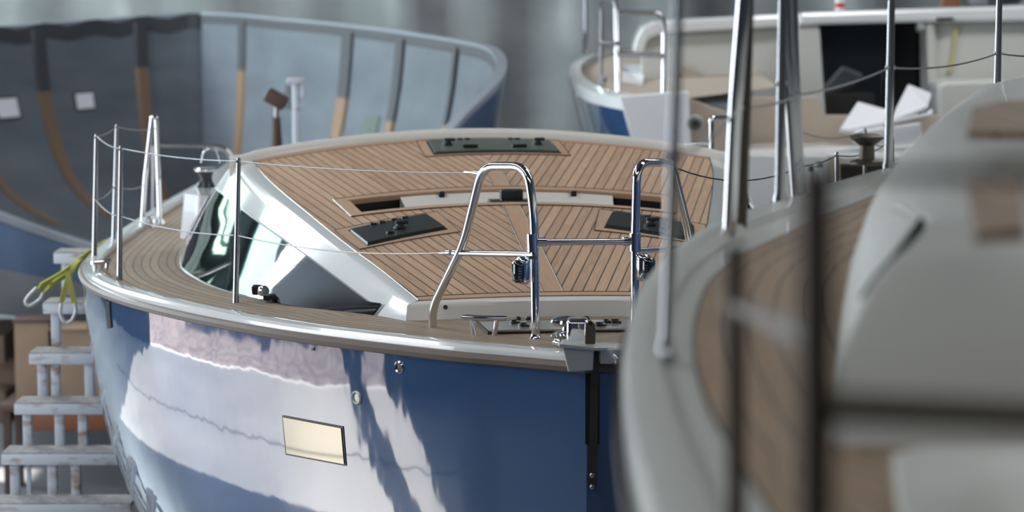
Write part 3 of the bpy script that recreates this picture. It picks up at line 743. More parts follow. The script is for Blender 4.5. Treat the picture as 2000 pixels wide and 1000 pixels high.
# deck block by the window
db = empty('deck_block', at(520, 588, 9.75), yacht)
mb = MB(); mb.lathe([(.018, -.02), (.022, -.012), (.022, .012), (.018, .02)], at(514, 568, 9.72), (.7, -1, .3), 18); build('sheave', mb, M['steel'], db)
mb = MB(); mb.box(at(503, 566, 9.76), (.045, .05, .04), None, .008); mb.box(at(527, 580, 9.70), (.05, .05, .022), None, .004); build('body', mb, M['black'], db)

# cockpit coaming with winch, aft deck, pushpit
ck = empty('cockpit_coaming', at(385, 520, 13.0), yacht)
def cock(t, s, z): return W(t, s, z)
mb = MB()
z0 = 2.30; pl = [(-1.52, 4.75), (-1.44, 4.62), (-1.28, 4.6), (-1.15, 4.9), (-1.0, 7.5), (-1.25, 7.5)]
bot_ = [W(t, s, z0) for t, s in pl]; top_ = [W(t * .985 + .0, s + .05, z0 + .26) for t, s in pl]
mb.grid([bot_, top_], closed=True); mb.face([mb.bm.verts.new(p) for p in top_]); build('coaming_moulding', mb, M['white'], ck, smooth=20, bevel=.015)
mb = MB(); pl2 = [(-t, s) for t, s in pl][::-1]; mb.grid([[W(t, s, z0) for t, s in pl2], [W(t * .985, s + .05, z0 + .26) for t, s in pl2]], closed=True); mb.face([mb.bm.verts.new(W(t * .985, s + .05, z0 + .26)) for t, s in pl2]); build('coaming_moulding', mb, M['white'], ck, smooth=20, bevel=.015)
wn = empty('sheet_winch', at(402, 389, 13.0), yacht); c = at(402, 388, 13.0)
LA([(.062, 0), (.062, .025), (.058, .03)], c, M['winch'], 'base', wn); LA([(.0585, .028), (.0585, .042), (.055, .045)], c, M['red'], 'band', wn)
LA([(.058, .044), (.054, .06), (.042, .085), (.036, .10), (.036, .125), (.047, .142), (.05, .147)], c, M['winch'], 'drum', wn)
LA([(.05, .146), (.062, .15), (.064, .162), (.058, .168), (.03, .170), (.0, .17)], c, M['steel'], 'self_tailer', wn)
mb = MB(); mb.tube(catmull([at(393, 318, 13.0), at(398, 298, 13), at(412, 290, 13), at(424, 298, 13), at(430, 318, 13)], 5), .005, 8); build('winch_handle_ring', mb, M['steel2'], wn)
mb = MB(); rows = []
for s in (4.5, 5.5, 6.5, 7.5, 8.35): rows.append([W(-interp(CB, s) - .1, s, zs(4) + .0), W(interp(CB, s) + .1, s, zs(4) + .0)])
mb.grid(rows); build('cockpit_sole', mb, M['white'], yacht, smooth=0)
pp = empty('pushpit', at(400, 450, 16.0), yacht)
mb = MB(); mb.tube(rounded([at(300, 286, 15.8), at(438, 287, 15.8), at(462, 320, 15.8), at(466, 480, 15.8)], .06), .017, 12); build('top_rail', mb, M['steel2'], pp)
mb = MB(); mb.tube([at(300, 394, 15.8), at(466, 394, 15.8)], .014, 12); build('mid_rail', mb, M['steel2'], pp)
mb = MB(); mb.tube([at(300, 286, 15.8), at(300, 480, 15.8)], .015, 12); build('upright', mb, M['steel2'], pp)
# keel and cradle under the yacht
mb = MB(); mb.box(W(0, 4.0, .45), (.22, 1.6, .86), Matrix.Rotation(PHI, 3, 'Z'), .05); build('keel', mb, M['grey'], yacht)
# ------------------------------------------------------------------ OPEN HULL SHELL behind
RIM = [(395, 28, 27), (470, 31, 26.5), (550, 39, 25.6), (650, 48, 24.5), (760, 61, 23.2), (850, 74, 22.0), (920, 86, 21), (958, 96, 20.3), (977, 111, 19.8), (981, 135, 19.3), (966, 165, 18.9), (940, 192, 18.6), (905, 225, 18.35), (870, 265, 18.2), (800, 340, 18.1), (680, 430, 18), (500, 500, 18), (330, 508, 18), (210, 490, 17.95), (125, 465, 17.9), (60, 443, 17.8), (0, 421, 17.75), (-120, 380, 17.7), (-300, 300, 18), (-400, 200, 19.3), (-360, 120, 21.5), (-230, 76, 23.5), (-100, 60, 24.7), (0, 54, 25.3), (100, 47, 25.8), (200, 40, 26.3), (300, 33, 26.7), (395, 28, 27)]
shell = empty('hull_shell', (-3, 22, 0)); tag(shell, 'open grey hull moulding without a deck, ribs showing inside, behind the focused yacht', 'boat hull')
rimw = catmull([at(*p) for p in RIM], 5)
WF = [(0, 0), (.25, .025), (.5, .075), (.75, .19), (.9, .36), (1, .62)]
def shell_pt(i, f, inward=0.0):
    i0 = int(i); i1 = min(i0 + 1, len(rimw) - 1); r = rimw[i0].lerp(rimw[i1], i - i0)
    cy = min(max(r.y, 19.6), 26.9); cx = -3.46 + (27 - cy) / 8.7 * .5; c = Vector((cx, cy, 0)); w = interp(WF, f)
    x = r.x + (c.x - r.x) * w; y = r.y + (c.y - r.y) * w; z = r.z + (1.0 - r.z) * f
    p = Vector((x, y, z))
    if inward: 
        d = Vector((c.x - r.x, c.y - r.y, 0)); 
        if d.length > 1e-3: p += d.normalized() * inward
    return p
FS = [0, .08, .16, .25, .35, .45, .55, .65, .75, .83, .9, .95, 1.0]
# inner skin, outer skin, rim
mb = MB(); rows = [[shell_pt(i, f, .05) for i in range(len(rimw))] for f in FS]; mb.grid(rows); last = rows[-1]
cen = [Vector((-3.46 + (27 - min(max(p.y, 19.6), 26.9)) / 8.7 * .5, min(max(p.y, 19.6), 26.9), .95)) for p in last]; mb.grid([last, cen]); build('inner_skin', mb, M['shell_in'], shell, smooth=50)
mb = MB(); k = 6; rows = [[shell_pt(i, f, -.03) for i in range(len(rimw))] for f in FS[:k]]; mb.grid(rows); build('topsides', mb, M['blue2'], shell, smooth=50)
mb = MB(); rows = [[shell_pt(i, f, -.03) for i in range(len(rimw))] for f in FS[k - 1:]]; mb.grid(rows); last = rows[-1]; mb.grid([last, [c - Vector((0, 0, .12)) for c in cen]]); build('bottom', mb, M['grey'], shell, smooth=50)
mb = MB(); rings = []
for i in range(len(rimw)):
    a = shell_pt(i, 0, -.035); b = shell_pt(i, 0, .055); rings.append([a + Vector((0, 0, -.03)), a + Vector((0, 0, .02)), b + Vector((0, 0, .02)), b + Vector((0, 0, -.03))])
mb.sweep(rings, caps=False); build('rim_flange', mb, M['shell_rim'], shell, smooth=40)
def rim_index(px, far=True):
    best = None
    for i, p in enumerate(rimw):
        d = p - CC; w = d.dot(CF); x = 1000 + FPX * d.x / w; y = 500 - FPX * d.dot(CU) / w
        if (y < 130) == far:
            if best is None or abs(x - px) < best[0]: best = (abs(x - px), i)
    return best[1]
def rib(px, wpx, fsplit, mtop, mlow, f1=.93):
    i = rim_index(px); dx = (rimw[i + 1] - rimw[i - 1]).length / 2; wi = (wpx / FPX * rimw[i].y) / dx / 2
    for nm, fa, fb, m in (('rib_cloth', .02, fsplit, mtop), ('timber_rib', fsplit, f1, mlow)):
        mb = MB(); rows = []
        for k in range(11):
            f = fa + (fb - fa) * k / 10; rows.append([shell_pt(i - wi, f, .052), shell_pt(i - wi, f, .085), shell_pt(i + wi, f, .085), shell_pt(i + wi, f, .052)])
        mb.sweep(rows); build(nm, mb, m, shell, smooth=0)
for px, w, fs in ((-90, 26, .3), (55, 26, .32), (262, 24, .24)): rib(px, w, fs, M['tape'], M['woodrib'])
for px, w, fs in ((492, 24, .26), (690, 48, .32), (800, 40, .38), (903, 20, .34)): rib(px, w, fs, M['tape'], M['woodrib'])
def shell_patch(px, w, f0, f1, m, name, inn=.07):
    i = rim_index(px); dx = (rimw[i + 1] - rimw[i - 1]).length / 2; wi = (w / FPX * rimw[i].y) / dx / 2
    mb = MB(); rows = [[shell_pt(i + a * wi, f0 + (f1 - f0) * k / 4, inn + b) for a, b in ((-1, -.02), (-1, 0), (0, 0), (1, 0), (1, -.02))] for k in range(5)]
    mb.grid(rows); return build(name, mb, m, shell, smooth=0)
shell_patch(150, 52, .335, .43, M['tape'], 'window_cutout', .062); shell_patch(150, 42, .345, .42, M['paper'], 'daylight_patch')  # white patches stand in for daylight seen through the hull openings
shell_patch(-22, 62, .33, .44, M['tape'], 'window_cutout', .062); shell_patch(-22, 52, .34, .43, M['paper'], 'daylight_patch')
shell_patch(597, 55, .30, .41, M['tape'], 'window_cutout', .07); shell_patch(757, 75, .37, .47, M['hatchl'], 'window_cutout', .07); shell_patch(868, 60, .44, .55, M['hatchl'], 'window_cutout', .07)
i = rim_index(400); mb = MB()
rows = [[shell_pt(j, f, .056) for j in range(0, 52)] for f in (.0, .03, .045)]; mb.grid(rows); build('rim_cloth', mb, M['tape'], shell, smooth=0)
mb = MB(); N_ = len(rimw); rows = [[shell_pt(j, f + .012 * math.sin(j * 1.3), .056) for j in range(N_ - 40, N_)] for f in (.0, .05, .075)]; mb.grid(rows); build('rim_cloth', mb, M['tape'], shell, smooth=0)
for (x, y) in ((-4.4, 20.4), (-2.2, 20.4), (-3.4, 25)):
    tr = empty('timber_block_stack', (x, y, 0)); tag(tr, 'timber blocks under the open hull moulding', 'support', 'blocks under the open hull')
    for k in range(3):
        mb = MB(); mb.box((x, y, .12 + k * .24), (1.0 if k % 2 else .35, .35 if k % 2 else 1.0, .235), None, .01); build('timber_block', mb, M['card'], tr)

# ------------------------------------------------------------------ ACCESS STAIRS
stairs = empty('access_stairs', (-2.3, 12.3, 0)); tag(stairs, 'rusty white painted steel steps with grating treads beside the blue hull', 'stairs')
TK = [(105, 492, 12.9, .0), (84, 590, 12.68, .30), (57, 688, 12.46, 0), (28, 786, 12.24, 0), (3, 884, 12.02, 0), (-28, 982, 11.8, 0), (-60, 1086, 11.58, 0), (-93, 1195, 11.36, 0), (-128, 1308, 11.14, 0), (-165, 1424, 10.92, 0), (-203, 1545, 10.7, 0)]
for k, (px, py, Y, cut) in enumerate(TK):
    a = at(px, py, Y); x1 = -2.135 - (.0 if not cut else .12) + [0, 0, .03, .09, .15, .24][min(k, 5)]; cx = (a.x + x1) / 2; w = x1 - a.x
    mb = MB(); mb.box((cx, Y + .10, a.z - .012), (w, .21, .02)); build('grating_tread', mb, M['grate'], stairs, smooth=0)
    mb = MB(); mb.box((cx, Y, a.z - .035), (w, .02, .055), None, .004); mb2 = mb; build('tread_front', mb2, M['rust'], stairs, smooth=30)
    zb = max(0.0, a.z - .235)
    for j, xx in enumerate([a.x + .06, -2.21] + ([-2.33] if k >= 3 else []) + ([a.x + .13] if k in (2, 4) else [])):
        mb = MB(); w_ = .045 if j < 3 else .022; mb.box((xx, Y + .03, (a.z - .025 + zb) / 2), (w_, w_, a.z - .025 - zb), None, .003); build('post', mb, M['rust'], stairs, smooth=30)

# yellow lifting sling lying over the top step
def ribbon(P, w, wdir, name, m, par, th=.006):
    mb = MB(); wd_ = Vector(wdir).normalized() * w / 2; rings = []
    P = catmull(P, 6)
    for i, p in enumerate(P):
        d = (P[min(i + 1, len(P) - 1)] - P[max(i - 1, 0)]).normalized(); n_ = d.cross(wd_).normalized() * th
        rings.append([p - wd_ - n_, p + wd_ - n_, p + wd_ + n_, p - wd_ + n_])
    mb.sweep(rings); return build(name, mb, m, par, smooth=40)
sl = empty('lifting_sling', at(140, 520, 12.4)); tag(sl, 'yellow green webbing lifting sling with shackles draped over the top of the steps', 'sling')
ribbon([at(206, 475, 12.5), at(190, 484, 12.45), at(165, 500, 12.4), at(120, 535, 12.35), at(75, 562, 12.3)], .05, (.45, 0, .9), 'webbing_band', M['yellow'], sl)
ribbon([at(200, 482, 12.5), at(176, 497, 12.42), at(140, 530, 12.38), at(105, 552, 12.3), at(84, 573, 12.3)], .04, (.5, .0, .85), 'webbing_band', M['yellow'], sl)
ribbon([at(160, 505, 12.4), at(145, 520, 12.32), at(132, 548, 12.3), at(120, 590, 12.3)], .03, (1, .2, .2), 'webbing_band', M['yellow'], sl)
ribbon([at(132, 530, 12.3), at(138, 560, 12.28), at(146, 592, 12.28)], .028, (1, .1, -.2), 'webbing_band', M['yellow'], sl)
mb = MB(); mb.tube(catmull([at(72, 562, 12.3), at(55, 580, 12.3), at(50, 590, 12.3), at(58, 597, 12.3), at(78, 585, 12.3), at(84, 572, 12.3)], 6), .009, 10); build('shackle', mb, M['alu'], sl)
mb = MB(); mb.tube(catmull([at(120, 592, 12.29), at(118, 612, 12.29), at(127, 629, 12.29), at(139, 627, 12.29), at(148, 608, 12.29), at(146, 592, 12.29)], 6), .009, 10); build('shackle', mb, M['alu'], sl)

# chipboard crates on a rack
rk = empty('storage_rack', (-3.1, 17.0, 0)); tag(rk, 'dark low rack with an orange brown beam under the chipboard crate', 'rack')
zt = at(60, 790, 16.9).z
mb = MB(); mb.box((-3.15, 17.1, zt - .02), (.95, .5, .05), None, .004); build('shelf', mb, M['rustd'], rk)
mb = MB(); mb.box((-3.02, 16.86, zt - .12), (.80, .04, .12), None, .004); build('beam', mb, M['orange'], rk)
for x in (-3.58, -2.7):
    for y in (16.9, 17.3):
        mb = MB(); mb.box((x, y, zt / 2 - .02), (.05, .05, zt - .04)); build('leg', mb, M['rustd'], rk, smooth=0)
def crate(x0, x1, py0, name_l, Y=16.95):
    a = at(x0, py0, Y); b = at(x1, py0, Y); c = empty('crate', (a.x, Y, zt + .005)); tag(c, name_l, 'crate')
    h = a.z - zt - .005; w = b.x - a.x
    mb = MB(); mb.box((a.x + w / 2, Y + .15, zt + .005 + h / 2), (w, .3, h), None, .006); build('body', mb, M['card'], c)
    mb = MB(); mb.box((a.x + w / 2, Y + .15, zt + .01 + h), (w + .03, .33, .02), None, .004); build('lid', mb, M['rustd'] if x0 < 60 else M['card'], c)
crate(27, 94, 628, 'tall chipboard crate with a dark lid standing on the low rack'); crate(102, 200, 645, 'second chipboard crate, close to the blue hull, behind the steps')

# stands between the yacht and the open hull
bs = empty('boat_stand', (-1.66, 17.0, 0)); tag(bs, 'rusty tripod boat stand seen behind the coachroof, before the open hull', 'boat stand')
hd = at(539, 196, 17.0)
for a in (0.4, 2.5, 4.6):
    mb = MB(); ft = Vector((hd.x + .20 * math.cos(a), hd.y + .20 * math.sin(a), .02)); mb.tube([ft, hd - Vector((0, 0, .12))], .028, 10); build('leg', mb, M['rustd'], bs)
mb = MB(); mb.tube([hd - Vector((0, 0, .55)), hd], .022, 10); build('screw', mb, M['steel2'], bs)
mb = MB(); mb.box(hd + Vector((0, 0, .01)), (.16, .14, .10), Matrix.Rotation(.5, 3, 'Y'), .02); build('pad', mb, M['rustd'], bs)
pr = empty('steel_prop', (-1.56, 17.5, 0)); tag(pr, 'pale steel prop with a clamp head beside the rusty boat stand', 'prop')
tp = at(578, 158, 17.5)
mb = MB(); mb.tube([(tp.x, tp.y, 0), (tp.x, tp.y, tp.z - .02)], .028, 12); build('tube', mb, M['rust'], pr)
mb = MB(); mb.box(tp, (.13, .10, .04), None, .01); mb.box(tp + Vector((.045, 0, -.07)), (.03, .06, .12), None, .008); build('clamp_head', mb, M['rust'], pr)

# ------------------------------------------------------------------ WHITE YACHT UNDER CONSTRUCTION (upper right)
yc = empty('unfinished_yacht', (4, 20, 0)); tag(yc, 'unfinished white yacht with open cabin side and a blue bow, behind the teak coachroof', 'boat')
near = [(1240, 197, 17.8), (1215, 191, 17.9), (1180, 184, 18.2), (1150, 176, 18.7), (1127, 164, 19.4), (1113, 149, 20.2), (1112, 136, 21.2), (1122, 122, 22.2), (1150, 108, 23.2), (1190, 98, 24.2), (1240, 92, 25)]
R_ = catmull([at(*p) for p in near], 5); cdeck = Vector((3.2, 21.5, 2.9))
mb = MB(); rings = []
for i, p in enumerate(R_):
    d = (R_[min(i + 1, len(R_) - 1)] - R_[max(i - 1, 0)]).normalized(); n_ = Vector((0, 0, 1)).cross(d).normalized()
    if n_.dot(cdeck - p) < 0: n_ = -n_
    rings.append([p + Vector((0, 0, -.09)) , p, p + n_ * .10 + Vector((0, 0, .02)), p + n_ * .12 + Vector((0, 0, -.05))])
mb.sweep(rings); build('toe_rail', mb, M['white'], yc, smooth=40)
mb = MB(); rows = []
for dz_, g in ((-.08, 0), (-.3, .02), (-.6, .05), (-1.0, .1), (-1.5, .2), (-2.0, .4), (-2.3, .7)): rows.append([Vector((p.x + (cdeck.x - p.x) * g, p.y + (cdeck.y - p.y) * g, p.z + dz_)) for p in R_])
mb.grid(rows); build('bow_hull', mb, M['blue'], yc, smooth=60)
mb = MB(); inn = [p + (cdeck - p) * Vector((1, 1, 0)).length * 0 + Vector((0, 0, -.03)) for p in R_]
mb.grid([inn, [Vector((2.0, 18.2 + (24 - 18.2) * k / (len(inn) - 1), 2.86 + .2 * k / (len(inn) - 1))) for k in range(len(inn))]]); build('fore_deck', mb, M['beige'], yc, smooth=60)
def panel(poly, thick, name, m, par=yc, smooth=0, bevel=.01, dirv=None):
    mb = MB(); P_ = [at(*p) for p in poly]; mb.prism(P_, dirv or (0, thick, 0)); return build(name, mb, m, par, smooth=smooth, bevel=bevel)
panel([(1210, 188, 17.75), (1345, 178, 17.6), (1352, 330, 17.6), (1250, 330, 17.7), (1232, 265, 17.72)], .08, 'side_panel', M['board'])
panel([(1345, 192, 17.7), (1440, 226, 17.7), (1440, 330, 17.7), (1345, 330, 17.7)], .05, 'hull_side', M['beige'])
panel([(1430, 190, 18.0), (1600, 190, 18.0), (1612, 225, 18.0), (1840, 225, 18.0), (1840, 330, 18.0), (1430, 330, 18.0)], .05, 'inner_moulding', M['beige'])
# cabin side: cap, wall pieces round the opening
Yw = 19.6
panel([(1236, 100, Yw), (1244, 72, Yw), (1256, 52, Yw), (1275, 42, Yw), (1320, 38, Yw), (1560, 26, Yw), (1560, 52, Yw - .0), (1290, 66, Yw), (1266, 76, Yw), (1254, 110, Yw)], .5, 'cap', M['white'], bevel=.03)
panel([(1560, 25, Yw - .1), (2080, 8, Yw - .1), (2080, 42, Yw - .1), (1810, 44, Yw - .1), (1600, 49, Yw - .1), (1560, 52, Yw - .1)], .6, 'cap', M['white'], bevel=.03)
panel([(1254, 74, Yw + .12), (1570, 50, Yw + .12), (1570, 200, Yw + .12), (1250, 200, Yw + .12)], .06, 'cabin_wall', M['greyw'])
panel([(1556, 48, Yw - .06), (1601, 48, Yw - .06), (1613, 230, Yw - .06), (1556, 260, Yw - .06)], .35, 'cabin_wall', M['greyw'], bevel=.02)
panel([(1809, 43, Yw - .06), (1828, 43, Yw - .06), (1830, 230, Yw - .06), (1812, 230, Yw - .06)], .35, 'cabin_wall', M['greyw'], bevel=.02)
panel([(1826, 42, Yw), (2080, 40, Yw), (2080, 260, Yw), (1826, 260, Yw)], .1, 'cabin_wall', M['greyw'])
panel([(1598, 44, Yw + .4), (1816, 44, Yw + .4), (1816, 240, Yw + .4), (1598, 240, Yw + .4)], .03, 'cabin_shade_sheet', M['dark'])  # black sheet in place of the shaded cabin inside
panel([(1600, 47, Yw + .1), (1730, 46, Yw + .1), (1722, 232, Yw + .1), (1612, 232, Yw + .1)], .02, 'smoked_window', M['glass'])
mb = MB(); mb.lathe([(.05, -.04), (.055, 0), (.04, .03)], at(1800, 50, Yw - .02), (1, 0, 0), 18); build('hinge_arm', mb, M['alu'], yc)
panel([(1828, 34, Yw - .13), (1862, 33, Yw - .13), (1864, 40, Yw - .13), (1832, 42, Yw - .13)], .02, 'vent_slot', M['black'])
panel([(1862, 50, Yw - .03), (1872, 50, Yw - .03), (1866, 100, Yw - .03), (1861, 140, Yw - .03), (1850, 140, Yw - .03), (1860, 95, Yw - .03)], .01, 'masking_tape', M['masking'], bevel=None)
# beige recessed area with round emblem
panel([(1330, 128, Yw + .05), (1425, 168, Yw + .05), (1425, 190, Yw + .05), (1330, 190, Yw + .05)], .03, 'beige_panel', M['beige'], bevel=None)
mb = MB(); pth = [at(*p) for p in ((1338, 187, Yw - .3), (1372, 186, Yw - .3), (1377, 205, Yw - .3), (1400, 218, Yw - .3), (1425, 228, Yw - .3))]; mb.tube(rounded(pth, .06), .014, 8); build('edge_trim', mb, M['beige'], yc)
mb = MB(); c = at(1357, 241, 17.62); mb.lathe([(.062, 0), (.062, .012), (.055, .016), (0, .014)], c, (0, -1, 0), 28); build('speaker_body', mb, M['alu'], yc)
mb = MB()
for k in range(12):
    a = 2 * math.pi * k / 12; mb.box(c + Vector((.038 * math.cos(a), -.018, .038 * math.sin(a))), (.036, .008, .009), Matrix.Rotation(-a, 3, 'Y'))
mb.lathe([(.016, 0), (.016, .02), (0, .022)], c, (0, -1, 0), 16); build('speaker_grille', mb, M['black'], yc)
# lower white box, deck ledge and opening
panel([(1832, 165, Yw - .5), (1850, 158, Yw - .5), (1960, 156, Yw - .5), (1990, 165, Yw - .5), (2005, 180, Yw - .5), (2040, 300, Yw - .5), (1832, 300, Yw - .5)], .45, 'locker_moulding', M['greyw'], bevel=.03)
panel([(1430, 292, 17.5), (1480, 280, 17.9), (2080, 272, 17.9), (2080, 305, 17.3), (1640, 309, 17.3), (1430, 310, 17.3)], .1, 'side_deck', M['white'], bevel=None, dirv=(0, 0, -.05))
panel([(1380, 300, 17.25), (1636, 306, 17.25), (1636, 520, 17.25), (1380, 520, 17.25)], .08, 'lower_moulding', M['white'])
panel([(1630, 306, 17.4), (2080, 300, 17.4), (2080, 430, 17.4), (1630, 430, 17.4)], .05, 'recess_shade_sheet', M['dark'])  # black sheet in place of shade under the deck ledge
panel([(1618, 305, 17.2), (1640, 305, 17.2), (1644, 400, 17.2), (1622, 400, 17.2)], .08, 'recess_frame', M['beige'])
def pipe(P, r, name, par, m, rr=.08):
    mb = MB(); mb.tube(rounded([at(*p) for p in P], rr), r, 12); return build(name, mb, m, par)
pc = empty('pulpit', at(1210, 195, 18.3), yc)
pipe([(1143, 104, 22.5), (1143, -40, 22.5)], .022, 'rail_tube', pc, M['steel'])
pipe([(1173, 168, 19), (1175, 2, 19), (1203, 2, 18.6), (1207, 195, 18.2)], .018, 'rail_tube', pc, M['steel2'])
pipe([(1207, 25, 18.2), (1292, 25, 18.2), (1298, 60, 18.2), (1297, 190, 18.0)], .02, 'rail_tube', pc, M['steel2'])
pipe([(1173, 85, 19), (1206, 85, 18.3)], .017, 'rail_tube', pc, M['steel2']); pipe([(1207, 106, 18.2), (1296, 108, 18.1)], .017, 'rail_tube', pc, M['steel2'])
mb = MB(); c = at(1180, 160, 18.9); mb.box(c, (.04, .04, .09), None, .01); build('deck_fitting', mb, M['steel'], yc)
panel([(1216, 130, 20.4), (1262, 132, 20.3), (1254, 168, 19.2), (1214, 160, 19.2)], .01, 'white_film', M['paper'], dirv=(0, 0, .02), bevel=None)
mb = MB(); mb.box((3.9, 20.5, .56), (.4, 2.2, 1.1), None, .05); build('keel', mb, M['grey'], yc)
mb = MB(); c = Vector((3.9, 20.5, 1.55)); mb.box(c, (3.0, 4.0, .9), None, .25, 4); build('hull_bottom', mb, M['grey'], yc)
# stacked boards on the deck ledge
def boardp(poly, th, lab):
    mb = MB(); mb.prism([at(*p) for p in poly], th); o = build('foam_board', mb, M['board'], smooth=0, bevel=.006); tag(o, lab, 'board', 'white boards stacked on the unfinished yacht')
boardp([(1640, 252, 17.6), (1676, 198, 17.75), (1734, 214, 17.75), (1722, 262, 17.6)], (0, .05, -.03), 'white board leaning to the left on the white boat, lower of two tilted boards')
boardp([(1738, 236, 17.6), (1774, 164, 17.9), (1820, 182, 17.9), (1812, 208, 17.7)], (0, .05, -.03), 'white board with its corner highest, leaning before the black opening')
boardp([(1655, 253, 17.40), (1812, 222, 17.40), (1822, 213, 17.42), (1820, 226, 17.40), (1700, 252, 17.40)], (0, .05, -.0), 'long narrow white board lying across the white box')
boardp([(1672, 258, 17.48), (1798, 240, 17.48), (1806, 280, 17.48), (1668, 280, 17.48)], (0, .05, 0), 'white box shaped board stack under the tilted boards')
def capz(px, Y): return Vector((at(px, 20, Y).x, Y, at(px, 25 - (px - 1560) * 17 / 520, Yw - .1).z + .006))
# small things lying on the cap
bt = empty('bottle', at(1640, 22, Yw)); tag(bt, 'small red and white bottle standing on top of the unfinished white yacht', 'bottle'); c = capz(1640, Yw + .05)
LA([(.038, 0), (.038, .10), (.02, .12), (.02, .14), (0, .14)], c, M['board'], 'body', bt); LA([(.0395, .02), (.0395, .06)], c, M['redp'], 'band', bt); LA([(.022, .13), (.022, .16), (0, .16)], c, M['redp'], 'cap', bt)
mb = MB(); mb.box(capz(1856, Yw + .1) + Vector((0, 0, .055)), (.14, .1, .10), None, .01); tag(build('box', mb, M['orange']), 'small brown box on top of the unfinished white yacht', 'box')
mb = MB(); mb.box(capz(1906, Yw + .1) + Vector((0, 0, .035)), (.16, .12, .06), Matrix.Rotation(.3, 3, 'Z'), .015); tag(build('tool_case', mb, M['grey']), 'flat grey tool case between the brown box and the dark bundle', 'tool case')
mb = MB(); mb.box(capz(1970, Yw + .12) + Vector((0, 0, .05)), (.2, .14, .08), Matrix.Rotation(-.2, 3, 'Z'), .03); tag(build('cloth_bundle', mb, M['black']), 'dark bundle lying at the end of the white cap near the picture corner', 'bundle')
# port gate hoop of the focused yacht
gp = empty('gate_hoop', at(1400, 315, 12.9), yacht)
pipe([(1389, 316, 12.9), (1389, 232, 12.9), (1398, 228, 12.95), (1424, 228, 13.1), (1428, 330, 13.1)], .0145, 'hoop_tube', gp, M['steel'], .03)
pipe([(1310, 282, 13.2), (1389, 281, 12.9)], .007, 'mid_rail', gp, M['steel2'])

# ------------------------------------------------------------------ NEAR YACHT (right, out of focus)
yb = empty('sailing_yacht', (1.6, 4.5, 0)); tag(yb, 'blurred nearer yacht with teak side deck and dull white coachroof beside the focused bow', 'boat')
ZB = 3.115
OUT = [(1330, 1250), (1292, 1100), (1262, 1000), (1232, 870), (1217, 760), (1217, 680), (1233, 600), (1268, 540), (1320, 490), (1380, 450), (1440, 424), (1500, 401), (1600, 371), (1700, 342), (1800, 311), (1870, 288), (1960, 268), (2040, 252)]
INN = [(1640, 1250), (1560, 1100), (1506, 1000), (1432, 880), (1382, 790), (1356, 700), (1356, 625), (1378, 560), (1410, 522), (1450, 495), (1484, 478), (1520, 462), (1610, 420), (1700, 384), (1795, 348), (1865, 322), (1960, 298), (2040, 280)]
O_ = catmull([atz(x, y, ZB) for x, y in OUT], 5); I_ = catmull([atz(x, y, ZB) for x, y in INN], 5)
mb = MB(); rings = []
for a, b in zip(O_, I_):
    rings.append([a + Vector((0, 0, -.055)), a + Vector((0, 0, -.02)), a.lerp(b, .06) + Vector((0, 0, .012)), a.lerp(b, .3) + Vector((0, 0, .022)), a.lerp(b, .5) + Vector((0, 0, .018)), a.lerp(b, .56), a.lerp(b, .9) - Vector((0, 0, .004)), b + Vector((0, 0, -.004)), b + Vector((0, 0, -.05))])
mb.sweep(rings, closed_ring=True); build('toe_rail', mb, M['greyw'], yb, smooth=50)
mb = MB(); mb.grid([[a + Vector((0, 0, -.055)) for a in O_], [a + Vector((.004, 0, -.075)) for a in O_], [a + Vector((-.012, 0, -.07)) for a in O_], [a + Vector((-.012, 0, -.045)) for a in O_]]); build('rubbing_strip', mb, M['rub'], yb)
mb = MB(); cB = Vector((2.2, 4.5, 0)); rows = []
for d, g in ((0.05, 0), (.3, .01), (.6, .035), (1.0, .08), (1.4, .16), (1.8, .3), (2.1, .5), (2.25, .8)): rows.append([Vector((a.x + (cB.x - a.x) * g + .02 * d, a.y + (cB.y - a.y) * g * .4, ZB - d)) for a in O_])
mb.grid(rows); build('hull', mb, M['blue'], yb, smooth=60)
mb = MB(); mb.box((2.4, 4.4, .55), (.5, 2.2, 1.1), None, .06); build('keel', mb, M['grey'], yb)
# teak deck
BS = [(1790, 345), (1740, 398), (1692, 465), (1658, 540), (1640, 600), (1628, 690), (1622, 760), (1612, 872)]
Bp = [atz(x, y, ZB) for x, y in BS]
Bfull = [Vector((2.6, 8.6, ZB)), Vector((1.75, 8.0, ZB))] + Bp
mb = MB(); rows = []; uvs = []; acc = 0
Bi = catmull([Vector((.95, 1.9, ZB)), Vector((.75, 2.3, ZB)), Vector((.55, 2.8, ZB))] + Bfull[::-1][0:8] + [Vector((1.6, 7.7, ZB)), Vector((2.1, 8.6, ZB))], 6)
for i, b in enumerate(I_):
    u = i / (len(I_) - 1); j = u * (len(Bi) - 1); j0 = int(j); c_ = Bi[j0].lerp(Bi[min(j0 + 1, len(Bi) - 1)], j - j0)
    c_ = min(Bi, key=lambda q: (q - b).length); c_ = c_ + (c_ - b) * .15
    if i: acc += (b - I_[i - 1]).length
    D_ = (c_ - b).length; rows.append([b.lerp(c_, k / 6) for k in range(7)]); uvs.append([(acc, D_ * k / 6) for k in range(7)])
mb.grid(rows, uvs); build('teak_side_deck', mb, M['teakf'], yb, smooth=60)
mb = MB(); p0 = Vector((.36, 1.6, ZB - .006)); rows = []; uvs = []
for i in range(6):
    yy = 1.6 + i * .3; rows.append([Vector((.30 + (3 - .30) * k / 4, yy, ZB - .004)) for k in range(5)]); uvs.append([(yy, .3 + .7 * k) for k in range(5)])
mb.grid(rows, uvs); build('teak_foredeck', mb, M['teakf'], yb, smooth=60)
